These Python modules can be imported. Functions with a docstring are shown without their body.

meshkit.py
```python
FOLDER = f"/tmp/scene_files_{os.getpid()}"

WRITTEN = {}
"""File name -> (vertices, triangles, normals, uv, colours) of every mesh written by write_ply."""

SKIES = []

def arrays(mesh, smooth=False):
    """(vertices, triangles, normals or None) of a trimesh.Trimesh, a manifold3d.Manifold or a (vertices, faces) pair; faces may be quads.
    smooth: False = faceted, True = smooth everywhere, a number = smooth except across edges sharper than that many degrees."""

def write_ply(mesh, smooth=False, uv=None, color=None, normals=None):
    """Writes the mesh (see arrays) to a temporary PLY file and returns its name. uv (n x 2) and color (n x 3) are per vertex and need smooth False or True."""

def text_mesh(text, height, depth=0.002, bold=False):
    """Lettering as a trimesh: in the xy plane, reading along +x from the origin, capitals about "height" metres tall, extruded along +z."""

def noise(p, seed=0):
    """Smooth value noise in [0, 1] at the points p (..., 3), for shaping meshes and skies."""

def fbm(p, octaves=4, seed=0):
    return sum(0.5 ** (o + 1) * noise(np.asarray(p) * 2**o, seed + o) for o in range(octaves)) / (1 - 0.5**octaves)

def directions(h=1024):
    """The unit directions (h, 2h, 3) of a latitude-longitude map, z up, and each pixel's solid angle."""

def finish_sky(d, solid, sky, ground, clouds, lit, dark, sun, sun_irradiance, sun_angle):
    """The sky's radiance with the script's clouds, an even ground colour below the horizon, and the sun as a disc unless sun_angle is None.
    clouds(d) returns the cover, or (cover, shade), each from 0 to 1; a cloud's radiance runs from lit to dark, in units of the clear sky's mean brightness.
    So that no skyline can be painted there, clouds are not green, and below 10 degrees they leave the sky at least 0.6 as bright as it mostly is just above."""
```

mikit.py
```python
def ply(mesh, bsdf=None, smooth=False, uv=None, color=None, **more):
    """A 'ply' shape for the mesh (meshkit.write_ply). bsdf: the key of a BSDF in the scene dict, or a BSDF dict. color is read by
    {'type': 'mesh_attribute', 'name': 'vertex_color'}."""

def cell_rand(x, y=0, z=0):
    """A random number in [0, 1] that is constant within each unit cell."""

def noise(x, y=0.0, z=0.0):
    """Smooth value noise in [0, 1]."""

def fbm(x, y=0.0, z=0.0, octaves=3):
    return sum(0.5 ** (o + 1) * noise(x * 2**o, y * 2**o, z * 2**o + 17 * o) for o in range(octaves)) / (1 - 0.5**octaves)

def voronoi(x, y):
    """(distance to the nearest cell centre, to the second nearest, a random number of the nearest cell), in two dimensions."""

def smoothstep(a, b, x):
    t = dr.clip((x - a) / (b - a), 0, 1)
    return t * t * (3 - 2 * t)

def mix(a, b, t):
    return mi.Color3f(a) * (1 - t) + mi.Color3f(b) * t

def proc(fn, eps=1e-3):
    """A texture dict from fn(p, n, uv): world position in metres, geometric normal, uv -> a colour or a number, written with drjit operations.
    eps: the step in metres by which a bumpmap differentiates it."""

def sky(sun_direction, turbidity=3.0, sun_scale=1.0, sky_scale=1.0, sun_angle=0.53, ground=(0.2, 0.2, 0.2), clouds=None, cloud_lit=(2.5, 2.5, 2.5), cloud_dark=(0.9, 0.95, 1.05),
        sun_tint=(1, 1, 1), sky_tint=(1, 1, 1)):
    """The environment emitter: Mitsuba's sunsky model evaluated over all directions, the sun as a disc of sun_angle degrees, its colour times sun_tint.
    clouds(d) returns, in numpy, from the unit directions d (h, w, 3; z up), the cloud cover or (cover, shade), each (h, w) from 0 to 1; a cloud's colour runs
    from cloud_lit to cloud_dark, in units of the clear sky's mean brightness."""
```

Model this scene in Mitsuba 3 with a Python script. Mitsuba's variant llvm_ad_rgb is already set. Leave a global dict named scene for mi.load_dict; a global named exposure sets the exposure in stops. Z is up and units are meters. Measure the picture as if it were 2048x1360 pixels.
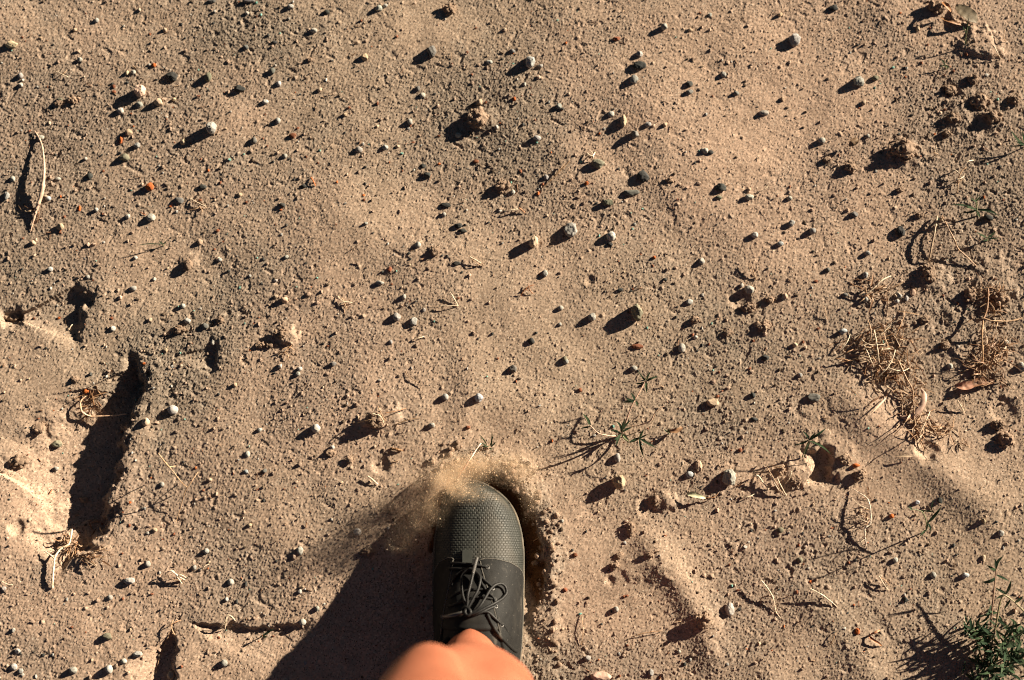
import math, random
import numpy as np, trimesh, mitsuba as mi, mikit, meshkit
from scipy.spatial import cKDTree
from scipy.ndimage import map_coordinates, gaussian_filter
import drjit as dr

# ------------------------------------------------------------------ camera, sky, exposure
T = mi.ScalarTransform4f
CAM_H, TILT, FPX = 1.55, math.radians(10.0), 2630.0      # eye height, forward tilt off straight down, focal length (in 1/2048 of the width)
FWD = np.array([0, math.sin(TILT), -math.cos(TILT)]); UPV = np.array([0, math.cos(TILT), math.sin(TILT)])
scene, labels = {}, {}
scene['camera'] = {'type': 'thinlens', 'fov': 2*math.degrees(math.atan(1024/FPX)), 'fov_axis': 'x', 'aperture_radius': 0.0085,
    'focus_distance': CAM_H*math.cos(TILT)+0.01, 'near_clip': 0.05, 'far_clip': 500.0,
    'to_world': T().look_at(origin=[0, 0, CAM_H], target=[0, float(FWD[1]), CAM_H+float(FWD[2])], up=[0, float(UPV[1]), float(UPV[2])])}
SUN_EL, SUN_AZ = math.radians(16.8), math.radians(28.5)
SUN = np.array([math.cos(SUN_EL)*math.cos(SUN_AZ), math.cos(SUN_EL)*math.sin(SUN_AZ), math.sin(SUN_EL)])
scene['sky'] = mikit.sky(SUN.tolist(), turbidity=3, sun_scale=1.0, sky_scale=0.055, sun_tint=(0.87, 1.055, 1.56), sky_tint=(0.85, 1.0, 1.15))
exposure = 3.75

rng = np.random.default_rng(7)
mm = 1e-3
def ray(px, py):
    return FWD + np.array([1.0, 0, 0])*(px-1024)/FPX - UPV*(py-680)/FPX
def at(px, py, z=0.0):
    """the ground point (x, y) seen at a pixel of the 2048 px photograph, for a surface at height z"""
    d = ray(px, py)
    k = (z-CAM_H)/d[2]
    return np.array([d[0]*k, d[1]*k])
PX = 0.58*mm                                               # metres on the ground per photo pixel

# ------------------------------------------------------------------ materials
def n3(fn, eps=1e-3): return mikit.proc(fn, eps)
def soil_col(p, n, uv):                                     # uv.x: how crumbly the soil is here, uv.y: turned soil round the toe, with shade painted into its colour
    big = mikit.fbm(p.x*5+3.1, p.y*5+1.7, 0.3, 3)
    mid = mikit.fbm(p.x*60, p.y*60, 2.0, 3)
    c = mikit.mix((0.355, 0.278, 0.215), (0.41, 0.305, 0.236), mikit.smoothstep(0.3, 0.7, big))
    c = c*(0.80+0.40*mid)
    g = mikit.noise(p.x*640, p.y*640, p.z*640)
    c = c*(0.62+0.76*g)
    r = mikit.cell_rand(p.x*950+0.3*mid*9, p.y*950, 3)
    c = dr.select(r > 0.972, mikit.mix(c, (0.62, 0.57, 0.49), 0.55), c)
    c = dr.select(r < 0.05, c*0.4, c)
    c = mikit.mix(c*mi.Color3f(1.07, 1.03, 0.99), c*mi.Color3f(0.70, 0.715, 0.72), mikit.smoothstep(0.15, 0.85, uv.x+0.5*(mid-0.5)))
    return mikit.mix(c, c*mi.Color3f(0.36, 0.235, 0.15), mikit.smoothstep(0.25, 0.75, uv.y+0.5*(mid-0.5)))  # turned soil, its crater shade painted in as a darker brown
scene['soil'] = {'type': 'twosided', 'bsdf': {'type': 'diffuse', 'reflectance': n3(soil_col)}}
def vc(kind='diffuse', **kw):
    slot = 'reflectance' if kind == 'diffuse' else 'base_color'
    return {'type': 'twosided', 'bsdf': {'type': kind, slot: {'type': 'mesh_attribute', 'name': 'vertex_color'}, **kw}}
scene['stone_paint'] = vc('principled', roughness=0.85, specular=0.25)
scene['straw_paint'] = vc('principled', roughness=0.55, specular=0.4)
scene['leaf_paint'] = {'type': 'principledthin', 'base_color': {'type': 'mesh_attribute', 'name': 'vertex_color'}, 'roughness': 0.5, 'diff_trans': 0.4}
def skin_col(p, n, uv):
    a = mikit.fbm(p.x*45, p.y*45, p.z*45, 3); b = mikit.noise(p.x*420, p.y*420, p.z*420)
    return mikit.mix((0.225, 0.072, 0.037), (0.32, 0.112, 0.061), a)*(0.93+0.14*b)
scene['skin'] = {'type': 'principled', 'base_color': n3(skin_col), 'roughness': 0.55, 'specular': 0.3}
def weave_col(p, n, uv):
    a = mikit.fbm(p.x*120, p.y*120, p.z*120, 3)
    d = mikit.smoothstep(0.45, 0.75, mikit.fbm(p.x*38+4, p.y*38, p.z*38, 3))
    return mikit.mix(mikit.mix((0.016, 0.0175, 0.0155), (0.032, 0.0345, 0.030), a), (0.19, 0.155, 0.12), d*(0.13+0.55*mikit.smoothstep(0.065, 0.115, p.y)))
scene['weave'] = {'type': 'twosided', 'bsdf': {'type': 'principled', 'base_color': n3(weave_col), 'roughness': 0.55, 'specular': 0.35}}
def suede_col(p, n, uv):
    a = mikit.fbm(p.x*150, p.y*150, p.z*150, 3)
    s = mikit.smoothstep(0.68, 0.8, mikit.fbm(p.x*70+9, p.y*30, p.z*70, 3))
    sp = dr.select(mikit.cell_rand(p.x*900, p.y*900, p.z*900) > 0.990, 0.045, 0.0)
    return mikit.mix((0.006, 0.006, 0.006), (0.014, 0.014, 0.0135), a)+mi.Color3f(0.10, 0.088, 0.072)*s*0.55+mi.Color3f(0.022, 0.019, 0.015)*mikit.smoothstep(0.45, 0.75, mikit.fbm(p.x*42, p.y*42, p.z*42, 3))*0.5+mi.Color3f(1, 0.9, 0.75)*sp
scene['suede'] = {'type': 'twosided', 'bsdf': {'type': 'principled', 'base_color': n3(suede_col), 'roughness': 0.7, 'specular': 0.22}}
scene['lace_cord'] = {'type': 'principled', 'base_color': {'type': 'rgb', 'value': [0.008, 0.008, 0.008]}, 'roughness': 0.55, 'specular': 0.35}
scene['aglet_plastic'] = {'type': 'principled', 'base_color': {'type': 'rgb', 'value': [0.075, 0.072, 0.068]}, 'roughness': 0.28, 'specular': 0.7}
scene['edge_thread'] = {'type': 'diffuse', 'reflectance': {'type': 'rgb', 'value': [0.13, 0.122, 0.108]}}
def sole_col(p, n, uv):
    a = mikit.fbm(p.x*260, p.y*260, p.z*260, 3); b = mikit.smoothstep(0.35, 0.7, mikit.fbm(p.x*60, p.y*60, p.z*90, 3))
    return mikit.mix((0.085, 0.080, 0.070), (0.17, 0.142, 0.11), b)*(0.75+0.5*a)
scene['sole_foam'] = {'type': 'diffuse', 'reflectance': n3(sole_col)}
def cloth_col(p, n, uv):
    return mi.Color3f(0.06, 0.07, 0.09)*(0.8+0.4*mikit.noise(p.x*500, p.y*500, p.z*500))
scene['shorts_cloth'] = {'type': 'twosided', 'bsdf': {'type': 'diffuse', 'reflectance': n3(cloth_col)}}

# ------------------------------------------------------------------ shoe measures (used by the ground too)
SH_S = np.array([0, 2, 5, 10, 15, 25, 36, 47, 68, 89, 110, 131, 152, 175, 200, 230, 260, 278, 288, 292])*mm
SH_L = np.array([-15, -24, -30, -35, -38, -42, -44.5, -46.5, -50, -51, -51, -50.5, -50.5, -49, -47, -42, -37, -30, -18, -4])*mm
SH_R = np.array([-10, 0, 7, 16, 23, 33, 40, 44, 48.5, 50, 50, 49.5, 49, 48, 46, 42, 37, 30, 18, 4])*mm
SH_H = np.interp(SH_S/mm, [0, 2, 5, 10, 25, 50, 80, 110, 140, 166, 200, 260, 292], [18, 25, 31, 38, 47, 55, 66, 84, 102, 112, 106, 94, 84])*mm
SHOE_X = at(957.3, 1100, 0.03)[0]; SHOE_Y = at(940, 961, 0.025)[1]; SHOE_Z = -0.005
from scipy.interpolate import PchipInterpolator
fL, fR, fH = (PchipInterpolator(SH_S, a) for a in (SH_L, SH_R, SH_H))
ss = np.concatenate([np.linspace(0, 0.02, 40), np.linspace(0.0205, 0.27, 160), np.linspace(0.2705, 0.292, 40)])
SH_OUT = np.vstack([np.stack([SHOE_X+fR(ss), SHOE_Y-ss], 1), np.stack([SHOE_X+fL(ss), SHOE_Y-ss], 1)[::-1]])

# ------------------------------------------------------------------ the ground: one sheet, fine in view and coarser outwards
STEP = 1.05*mm
X0, X1, Y0, Y1 = -0.69, 0.69, -0.155, 0.745
gx = np.arange(X0, X1, STEP); gy = np.arange(Y0, Y1, STEP)
GX, GY = np.meshgrid(gx, gy)
P2 = np.stack([GX, GY], -1)

def rot(q, deg):
    c, s = math.cos(math.radians(deg)), math.sin(math.radians(deg)); return np.stack([q[..., 0]*c-q[..., 1]*s, q[..., 0]*s+q[..., 1]*c, q[..., 2]+deg], -1)
def poly_dist(pts, P):
    """distance to a polyline, signed side (+ on its left), position along it 0..1"""
    best = np.full(P.shape[:-1], 9.0); side = np.zeros_like(best); along = np.zeros_like(best)
    seg = np.linalg.norm(np.diff(pts, axis=0), axis=1); L = seg.sum(); run = 0
    for a, b, l in zip(pts[:-1], pts[1:], seg):
        d = (b-a)/l; q = P-a
        t = np.clip(q@d, 0, l); r = q-t[..., None]*d
        dd = np.hypot(r[..., 0], r[..., 1]); m = dd < best
        best[m] = dd[m]; side[m] = np.sign(d[0]*q[..., 1]-d[1]*q[..., 0])[m]; along[m] = ((run+t)/L)[m]
        run += l
    return best, side, along
def sst(a, b, x):
    t = np.clip((x-a)/(b-a), 0, 1); return t*t*(3-2*t)
def spline(pts, n):
    pts = np.asarray(pts, float)
    if len(pts) < 3: return np.linspace(pts[0], pts[-1], n)
    t = np.concatenate([[0], np.cumsum(np.linalg.norm(np.diff(pts, axis=0), axis=1))])
    from scipy.interpolate import CubicSpline
    return PchipInterpolator(t, pts, axis=0)(np.linspace(0, t[-1], n))
def line(*pp): return spline([at(*p) for p in pp], 24)

def rough_map(x, y):
    """0 = smooth wind-laid dust, 1 = crumbly soil"""
    q = np.stack([x, y, 0*x], -1)
    r = 0.47+0.62*(meshkit.fbm(q*9, 3, 4)-0.5)*2*0.8
    for px, py, rx, ry, w in ROUGH:
        c = at(px, py); r = r+w*np.exp(-((x-c[0])/(rx*PX))**2-((y-c[1])/(ry*PX))**2)
    return np.clip(r, 0, 1)
ROUGH = [(700, 430, 330, 110, -0.35), (1000, 720, 260, 170, -0.38), (1250, 1080, 240, 160, -0.25), (60, 1000, 120, 260, -0.32), (950, 880, 120, 90, -0.3),
    (1560, 250, 200, 170, -0.25), (1780, 940, 160, 70, -0.35), (1650, 1150, 160, 100, -0.2), (850, 60, 120, 60, -0.2), (1400, 450, 180, 120, -0.05),
    (560, 200, 260, 200, 0.25), (1000, 260, 220, 130, 0.3), (380, 690, 110, 90, 0.45), (1930, 240, 150, 160, 0.4), (1850, 640, 200, 160, 0.35), (1700, 310, 100, 60, 0.3),
    (250, 900, 160, 260, 0.25), (1550, 640, 160, 90, 0.15), (600, 820, 200, 120, 0.15), (100, 250, 140, 250, 0.15), (1480, 1230, 120, 90, 0.2), (1620, 1060, 130, 100, 0.25),
    (1330, 1000, 160, 40, 0.2), (1250, 440, 150, 90, 0.15), (60, 1320, 100, 60, 0.25), (1150, 1320, 150, 50, 0.2)]
R = rough_map(GX, GY)
q3 = np.stack([GX, GY, np.zeros_like(GX)], -1)
H = 4.5*mm*(meshkit.fbm(rot(q3, 14)*4.2, 2, 11)-0.5)*2+1.7*mm*(meshkit.fbm(q3*17+5, 2, 12)-0.5)*2
# soft diagonal tyre-pressed folds in the right half and right foreground
def ridge(pts, width, h):
    global H
    d, s, t = poly_dist(pts, P2)
    H += h*np.exp(-(d/width)**2)*sst(0, .25, t)*sst(1, .75, t)
ridge(line((1640, 740), (1760, 850), (1900, 960), (2080, 1080)), 30*mm, 5.5*mm)
ridge(line((1245, 1040), (1300, 1090), (1380, 1200), (1440, 1380)), 18*mm, 4.5*mm)
ridge(line((1540, 1120), (1640, 1200), (1760, 1400)), 24*mm, 3*mm)
ridge(line((1130, 130), (1300, 420), (1560, 640)), 40*mm, -2*mm)
ridge(line((560, 430), (760, 470), (1000, 620)), 50*mm, 3*mm)
ridge(line((880, 780), (1000, 800), (1120, 850)), 40*mm, 4*mm)
def rut(pts, depth, wall, floor, rise, t0=.12, t1=.12, mound=0.0, rag=8.0, head=None, tail=None):
    """an edge that drops to its left and climbs back slowly"""
    global H
    d, s, t = poly_dist(pts, P2)
    s0 = d*s; sd = s0+rag*mm*(meshkit.fbm(rot(q3, 20)*70, 3, 5)-0.5)*2
    end = sst(0, t0, t)*sst(1, 1-t1, t)
    if head:                                                # the far end closes in a slope, not a step
        w_ = np.maximum(sd, 0); y1, y0 = at(0, head[0])[1], at(0, head[1])[1]
        end = end*(1-sst(y0-1.1*w_, y1-0.55*w_, GY))
    if tail:
        w_ = np.maximum(sd, 0); y1, y0 = at(0, tail[0])[1], at(0, tail[1])[1]
        end = end*sst(y1+0.45*w_, y0+0.9*w_, GY)
    slow = sst(0, .4, t)*0.45+0.55; slow = np.minimum(slow, sst(0, .5, 1-t)*0.9+0.1)
    H -= depth*end*sst(0, wall, sd)*(1-sst(floor*slow, floor*slow+(rise-floor)*slow, s0))
    if mound: H += mound*end*np.exp(-((sd+9*mm)/(12*mm))**2)
rut(line((256, 690), (292, 735), (290, 790), (268, 850), (250, 910), (240, 960), (226, 1020), (196, 1080), (150, 1130), (120, 1170))[::-1], 25*mm, 16*mm, 38*mm, 210*mm, .10, .04, 2*mm, 13, (676, 735), (1190, 1060))
rut(line((150, 530), (178, 560), (184, 620), (172, 680), (150, 720))[::-1], 9*mm, 16*mm, 26*mm, 150*mm, .4, .4, 1*mm, 14)
rut(line((352, 1238), (356, 1290), (352, 1370), (350, 1440))[::-1], 11*mm, 8*mm, 16*mm, 60*mm, .1, .25, 1*mm, 10)
rut(line((420, 655), (440, 700), (425, 760))[::-1], 6*mm, 8*mm, 10*mm, 60*mm, .4, .4, 1*mm)
rut(line((1585, 890), (1640, 890), (1676, 925), (1690, 985))[::-1], 10*mm, 10*mm, 16*mm, 70*mm, .3, .4, 2*mm, 18)
def groove(pts, width, depth):
    global H
    d, s, t = poly_dist(pts, P2)
    H -= depth*(0.4+1.2*meshkit.noise(rot(q3, 33)*60, 18))*np.exp(-((d*s+5*mm*(meshkit.fbm(rot(q3, 12)*70, 3, 8)-0.5)*2)/width)**2)*sst(0, .15, t)*sst(1, .8, t)
rut(line((632, 1238), (545, 1248), (450, 1246), (362, 1236)), 5.5*mm, 4*mm, 6*mm, 45*mm, .15, .15, 0.5*mm, 7)
groove(line((0, 640), (45, 632)), 8*mm, 9*mm)
groove(line((1255, 790), (1215, 820), (1170, 850)), 4*mm, 1.5*mm)
def pit(px, py, r, depth, rim=0.06):
    global H
    c = at(px, py); d = np.hypot(GX-c[0], GY-c[1])/(r*PX)
    d = d*(1+0.5*(meshkit.noise(q3*120, 31)-0.5))
    H += -depth*np.exp(-d**4)+rim*depth*np.exp(-((d-1.35)/0.35)**2)
for a in ((30, 1056, 14, 4*mm, 0), (1303, 1010, 22, 3*mm), (1180, 560, 10, 2*mm), (760, 930, 16, 3*mm),
          (1480, 600, 20, 3*mm), (1950, 210, 26, 3*mm), (1900, 180, 20, 2*mm), (1960, 250, 22, 3*mm), (2010, 820, 24, 3*mm), (1880, 640, 22, 2*mm), (1850, 900, 20, 4*mm), (1220, 1160, 10, 2*mm)): pit(*a)
def mound(px, py, rx, ry, h, rag=0.5):
    global H
    c = at(px, py); d = np.hypot((GX-c[0])/(rx*PX), (GY-c[1])/(ry*PX))
    d = d*(1+rag*(meshkit.fbm(q3*110, 2, 37)-0.5)*2)
    H += h*(1-sst(0.35, 1.0, d))
for a in ((1330, 1003, 32, 26, 4*mm), (1870, 560, 40, 34, 3*mm), (1815, 310, 46, 36, 3*mm), (770, 838, 46, 34, 4*mm), (965, 240, 44, 34, 3*mm), (1600, 950, 40, 30, 2*mm),
          (380, 520, 26, 20, 2*mm), (575, 675, 30, 20, 5*mm), (1290, 1140, 60, 30, 2*mm), (1960, 90, 60, 40, 5*mm), (1990, 560, 50, 60, 3*mm), (1940, 230, 60, 60, 2*mm), (1420, 1240, 30, 26, 2*mm)): mound(*a)
# the crater the toe has dug: hollow round the front and outer side, with a pushed-up lip
tree_out = cKDTree(SH_OUT[::2])
sub = (GX > -0.2) & (GX < 0.12) & (GY > -0.17) & (GY < 0.22)
dsh = np.full(GX.shape, 9.0); dsh[sub] = tree_out.query(np.stack([GX[sub], GY[sub]], 1))[0]
import shapely
SHOE_POLY = shapely.Polygon(SH_OUT).buffer(0)
def in_shoe(c): return shapely.contains_xy(SHOE_POLY, c[:, 0], c[:, 1])
inside = np.zeros(GX.shape, bool); inside[sub] = in_shoe(np.stack([GX[sub], GY[sub]], 1))
ang = np.degrees(np.arctan2(GY-(SHOE_Y-0.05), GX-SHOE_X))          # 0 = outer side, 90 = ahead
wob = 11*mm*(meshkit.fbm(rot(q3, 15)*55, 3, 21)-0.5)*2
w_out = sst(-75, -35, ang)*sst(150, 95, ang)                        # strength round the toe
dd = np.where(inside, 0, dsh+wob)
TURNED_SHADE = w_out*(1-sst(14*mm, 27*mm, dd))  # mask of turned soil and painted crater shade, front and outer side
H += -w_out*13*mm*(1-sst(8*mm, 23*mm, dd))+w_out*4*mm*np.exp(-((dd-32*mm)/(11*mm))**2)*(0.2+1.6*meshkit.fbm(rot(q3, 40)*45, 2, 88))
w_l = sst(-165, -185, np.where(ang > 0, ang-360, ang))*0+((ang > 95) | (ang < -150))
TURNED_SHADE = np.maximum(TURNED_SHADE, w_l*(1-sst(4*mm, 20*mm, dd))*sst(-0.07, 0.0, GY))  # the same painted shade carried on along the inner side
R = np.maximum(R, 0.85*w_out*(1-sst(35*mm, 60*mm, dd)))
H += -w_l*4*mm*(1-sst(2*mm, 14*mm, dd))+w_l*3*mm*np.exp(-((dd-20*mm)/(8*mm))**2)*(meshkit.fbm(q3*40, 2, 3))
H = np.where(inside, np.minimum(H, SHOE_Z-6*mm), H)
HS = gaussian_filter(H, 2)                                          # the ground without its grain: things rest on this
# grain: crumbs pressed into the surface, then fine grit
def crumb_layer(n, rlo, rhi, power, seed, hfac):
    g = np.random.default_rng(seed)
    c = np.stack([g.uniform(X0, X1, n), g.uniform(Y0, Y1, n)], 1)
    keep = g.random(n) < 0.10+0.9*rough_map(c[:, 0], c[:, 1])**1.6
    c = c[keep]; r = rlo+(rhi-rlo)*g.random(len(c))**power
    d, i = cKDTree(c).query(P2.reshape(-1, 2), distance_upper_bound=rhi)
    ok = np.isfinite(d); out = np.zeros(len(d)); ri = r[i[ok]]
    out[ok] = hfac*ri*np.sqrt(np.clip(1-(d[ok]/ri)**2, 0, 1))
    return out.reshape(GX.shape)
fine = crumb_layer(70000, 0.7*mm, 1.3*mm, 1.5, 3, 0.7)
fine = np.maximum(fine, crumb_layer(2600, 1.1*mm, 2.6*mm, 3.2, 4, 0.62))
fine += (0.05+0.25*R)*mm*(meshkit.noise(rot(q3, 38)*300, 41)-0.5)*2*0.7
fine += (0.16+0.30*R)*mm*(meshkit.noise(rot(q3, 61)*640, 42)-0.5)*2*0.9
fine += (0.10+0.14*R)*mm*np.random.default_rng(5).normal(0, 1, GX.shape)
holes = meshkit.noise(rot(q3, 27)*135, 43); fine -= (0.1+1.5*R)*mm*sst(0.80, 0.93, holes)
H = H+np.where(inside, 0, fine)
def grow(a0, a1, step, far):
    out, x, s = [], 0.0, step
    while x < far: s *= 1.22; x += s; out.append(x)
    return np.array(out)
ex = grow(0, 0, STEP*2, 70.0)
ax = np.concatenate([X0-ex[::-1], gx, gx[-1]+ex]); ay = np.concatenate([Y0-ex[::-1], gy, gy[-1]+ex])
AX, AY = np.meshgrid(ax, ay); k = len(ex)
AZ = np.pad(gaussian_filter(H, 10, mode='nearest'), k, mode='edge'); AZ[k:-k, k:-k] = H
fade = np.maximum(np.abs(AX)-0.69, np.maximum(AY-0.745, -0.155-AY)); fade = np.clip(fade/0.3, 0, 1)
AU = np.stack([np.pad(R, k, mode='edge'), np.pad(TURNED_SHADE, k)], -1).reshape(-1, 2)
Q_ = rot(np.stack([AX, AY, 0*AX], -1), 24)
AZ = AZ*(1-fade)+fade*6*mm*(meshkit.noise(Q_*2.2, 9)-0.5)*2+np.where(fade > 0, 2.5*mm*(meshkit.fbm(Q_*60, 4, 15)-0.5)*2*np.clip(fade*12, 0, 1), 0)
nx, ny = len(ax), len(ay)
idx = np.arange(nx*ny).reshape(ny, nx)
faces = np.concatenate([np.stack([idx[:-1, :-1], idx[:-1, 1:], idx[1:, 1:]], -1).reshape(-1, 3), np.stack([idx[:-1, :-1], idx[1:, 1:], idx[1:, :-1]], -1).reshape(-1, 3)])
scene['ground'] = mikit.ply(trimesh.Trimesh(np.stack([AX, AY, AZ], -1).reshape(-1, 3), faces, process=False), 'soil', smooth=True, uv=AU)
labels['ground'] = {'label': 'dry sandy brown soil with crumbs, ruts and scuffs', 'category': 'ground', 'kind': 'structure'}
def hz(x, y, top=False):
    a = H if top else HS
    return map_coordinates(a, [np.atleast_1d((np.asarray(y)-Y0)/STEP), np.atleast_1d((np.asarray(x)-X0)/STEP)], order=1, mode='nearest')
def spot(px, py, lift=0.0):
    """the ground point under a pixel, as (x, y, z)"""
    z = 0.0
    for _ in range(3):
        x, y = at(px, py, z+lift); z = float(hz(x, y)[0])
    return np.array([x, y, z+lift])

# ------------------------------------------------------------------ helpers for things
count = {}
def key_for(name):
    n = count.get(name, 0); count[name] = n+1
    return name if n == 0 else f'{name}_{n:03d}'
def join(parts):
    vs, fs, cs, o = [], [], [], 0
    for v, f, c in parts:
        vs.append(v); fs.append(np.asarray(f)+o); cs.append(np.broadcast_to(c, v.shape)); o += len(v)
    return np.vstack(vs), np.vstack(fs), np.vstack(cs)
def put(key, v, f, mat, col=None, smooth=True):
    scene[key] = mikit.ply(trimesh.Trimesh(v, f, process=False), mat, smooth=smooth, color=None if col is None else np.broadcast_to(col, v.shape))
def tube(pts, rad, sides=5, n=None, cap=True):
    pts = np.asarray(pts, float)
    if n: pts = spline(pts, n)
    m = len(pts); rad = np.interp(np.linspace(0, 1, m), np.linspace(0, 1, len(np.atleast_1d(rad))), np.atleast_1d(rad)) if np.ndim(rad) else np.full(m, rad)
    tan = np.gradient(pts, axis=0); tan /= np.linalg.norm(tan, axis=1, keepdims=True)+1e-12
    ref = np.array([0.13, 0.21, 0.97]); a = np.cross(tan, ref); a /= np.linalg.norm(a, axis=1, keepdims=True)+1e-9; b = np.cross(tan, a)
    th = np.arange(sides)*2*np.pi/sides
    v = pts[:, None]+rad[:, None, None]*(np.cos(th)[None, :, None]*a[:, None]+np.sin(th)[None, :, None]*b[:, None])
    i = np.arange(m*sides).reshape(m, sides); j = np.roll(i, -1, 1)
    f = np.concatenate([np.stack([i[:-1], j[:-1], j[1:]], -1).reshape(-1, 3), np.stack([i[:-1], j[1:], i[1:]], -1).reshape(-1, 3)])
    v = v.reshape(-1, 3)
    if cap:
        v = np.vstack([v, pts[0], pts[-1]]); c0, c1 = m*sides, m*sides+1
        f = np.vstack([f, np.stack([np.full(sides, c0), j[0], i[0]], -1), np.stack([np.full(sides, c1), i[-1], j[-1]], -1)])
    return v, f
ICO = {n: (lambda s: (np.array(s.vertices), np.array(s.faces)))(trimesh.creation.icosphere(subdivisions=n, radius=1)) for n in (0, 1, 2, 3)}
def lump(size, seed, sub=2, rag=0.25, freq=1.3, facets=0):
    """a pebble, stone or clod about the origin: semi-axes size"""
    g = np.random.default_rng(seed); v, f = ICO[sub]; v = v.copy()
    if facets:
        for _ in range(facets):
            n = g.normal(size=3); n /= np.linalg.norm(n); off = g.uniform(0.66, 0.9)
            d = v@n-off; v = v-np.clip(d, 0, None)[:, None]*n
    o = g.uniform(-50, 50, 3)
    v = v*(1+rag*2*(meshkit.fbm(v*freq+o, 3, 3)-0.5))[:, None]
    a = g.uniform(0, 2*np.pi); v = v*np.asarray(size)
    return v, f
PAL = {'w': (0.38, 0.362, 0.33), 'g': (0.33, 0.325, 0.31), 't': (0.42, 0.32, 0.225), 'p': (0.50, 0.36, 0.28), 'd': (0.045, 0.046, 0.044), 'o': (0.42, 0.115, 0.03),
       'l': (0.17, 0.16, 0.115), 'b': (0.36, 0.385, 0.40), 'c': (0.33, 0.245, 0.185), 'r': (0.20, 0.075, 0.04), 'e': (0.155, 0.15, 0.14)}
WORD = {'w': 'white', 'g': 'grey', 't': 'tan', 'p': 'pinkish', 'd': 'charcoal black', 'o': 'orange', 'l': 'olive brown', 'b': 'bluish grey', 'c': 'soil-brown', 'r': 'reddish brown', 'e': 'dark grey'}
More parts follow.
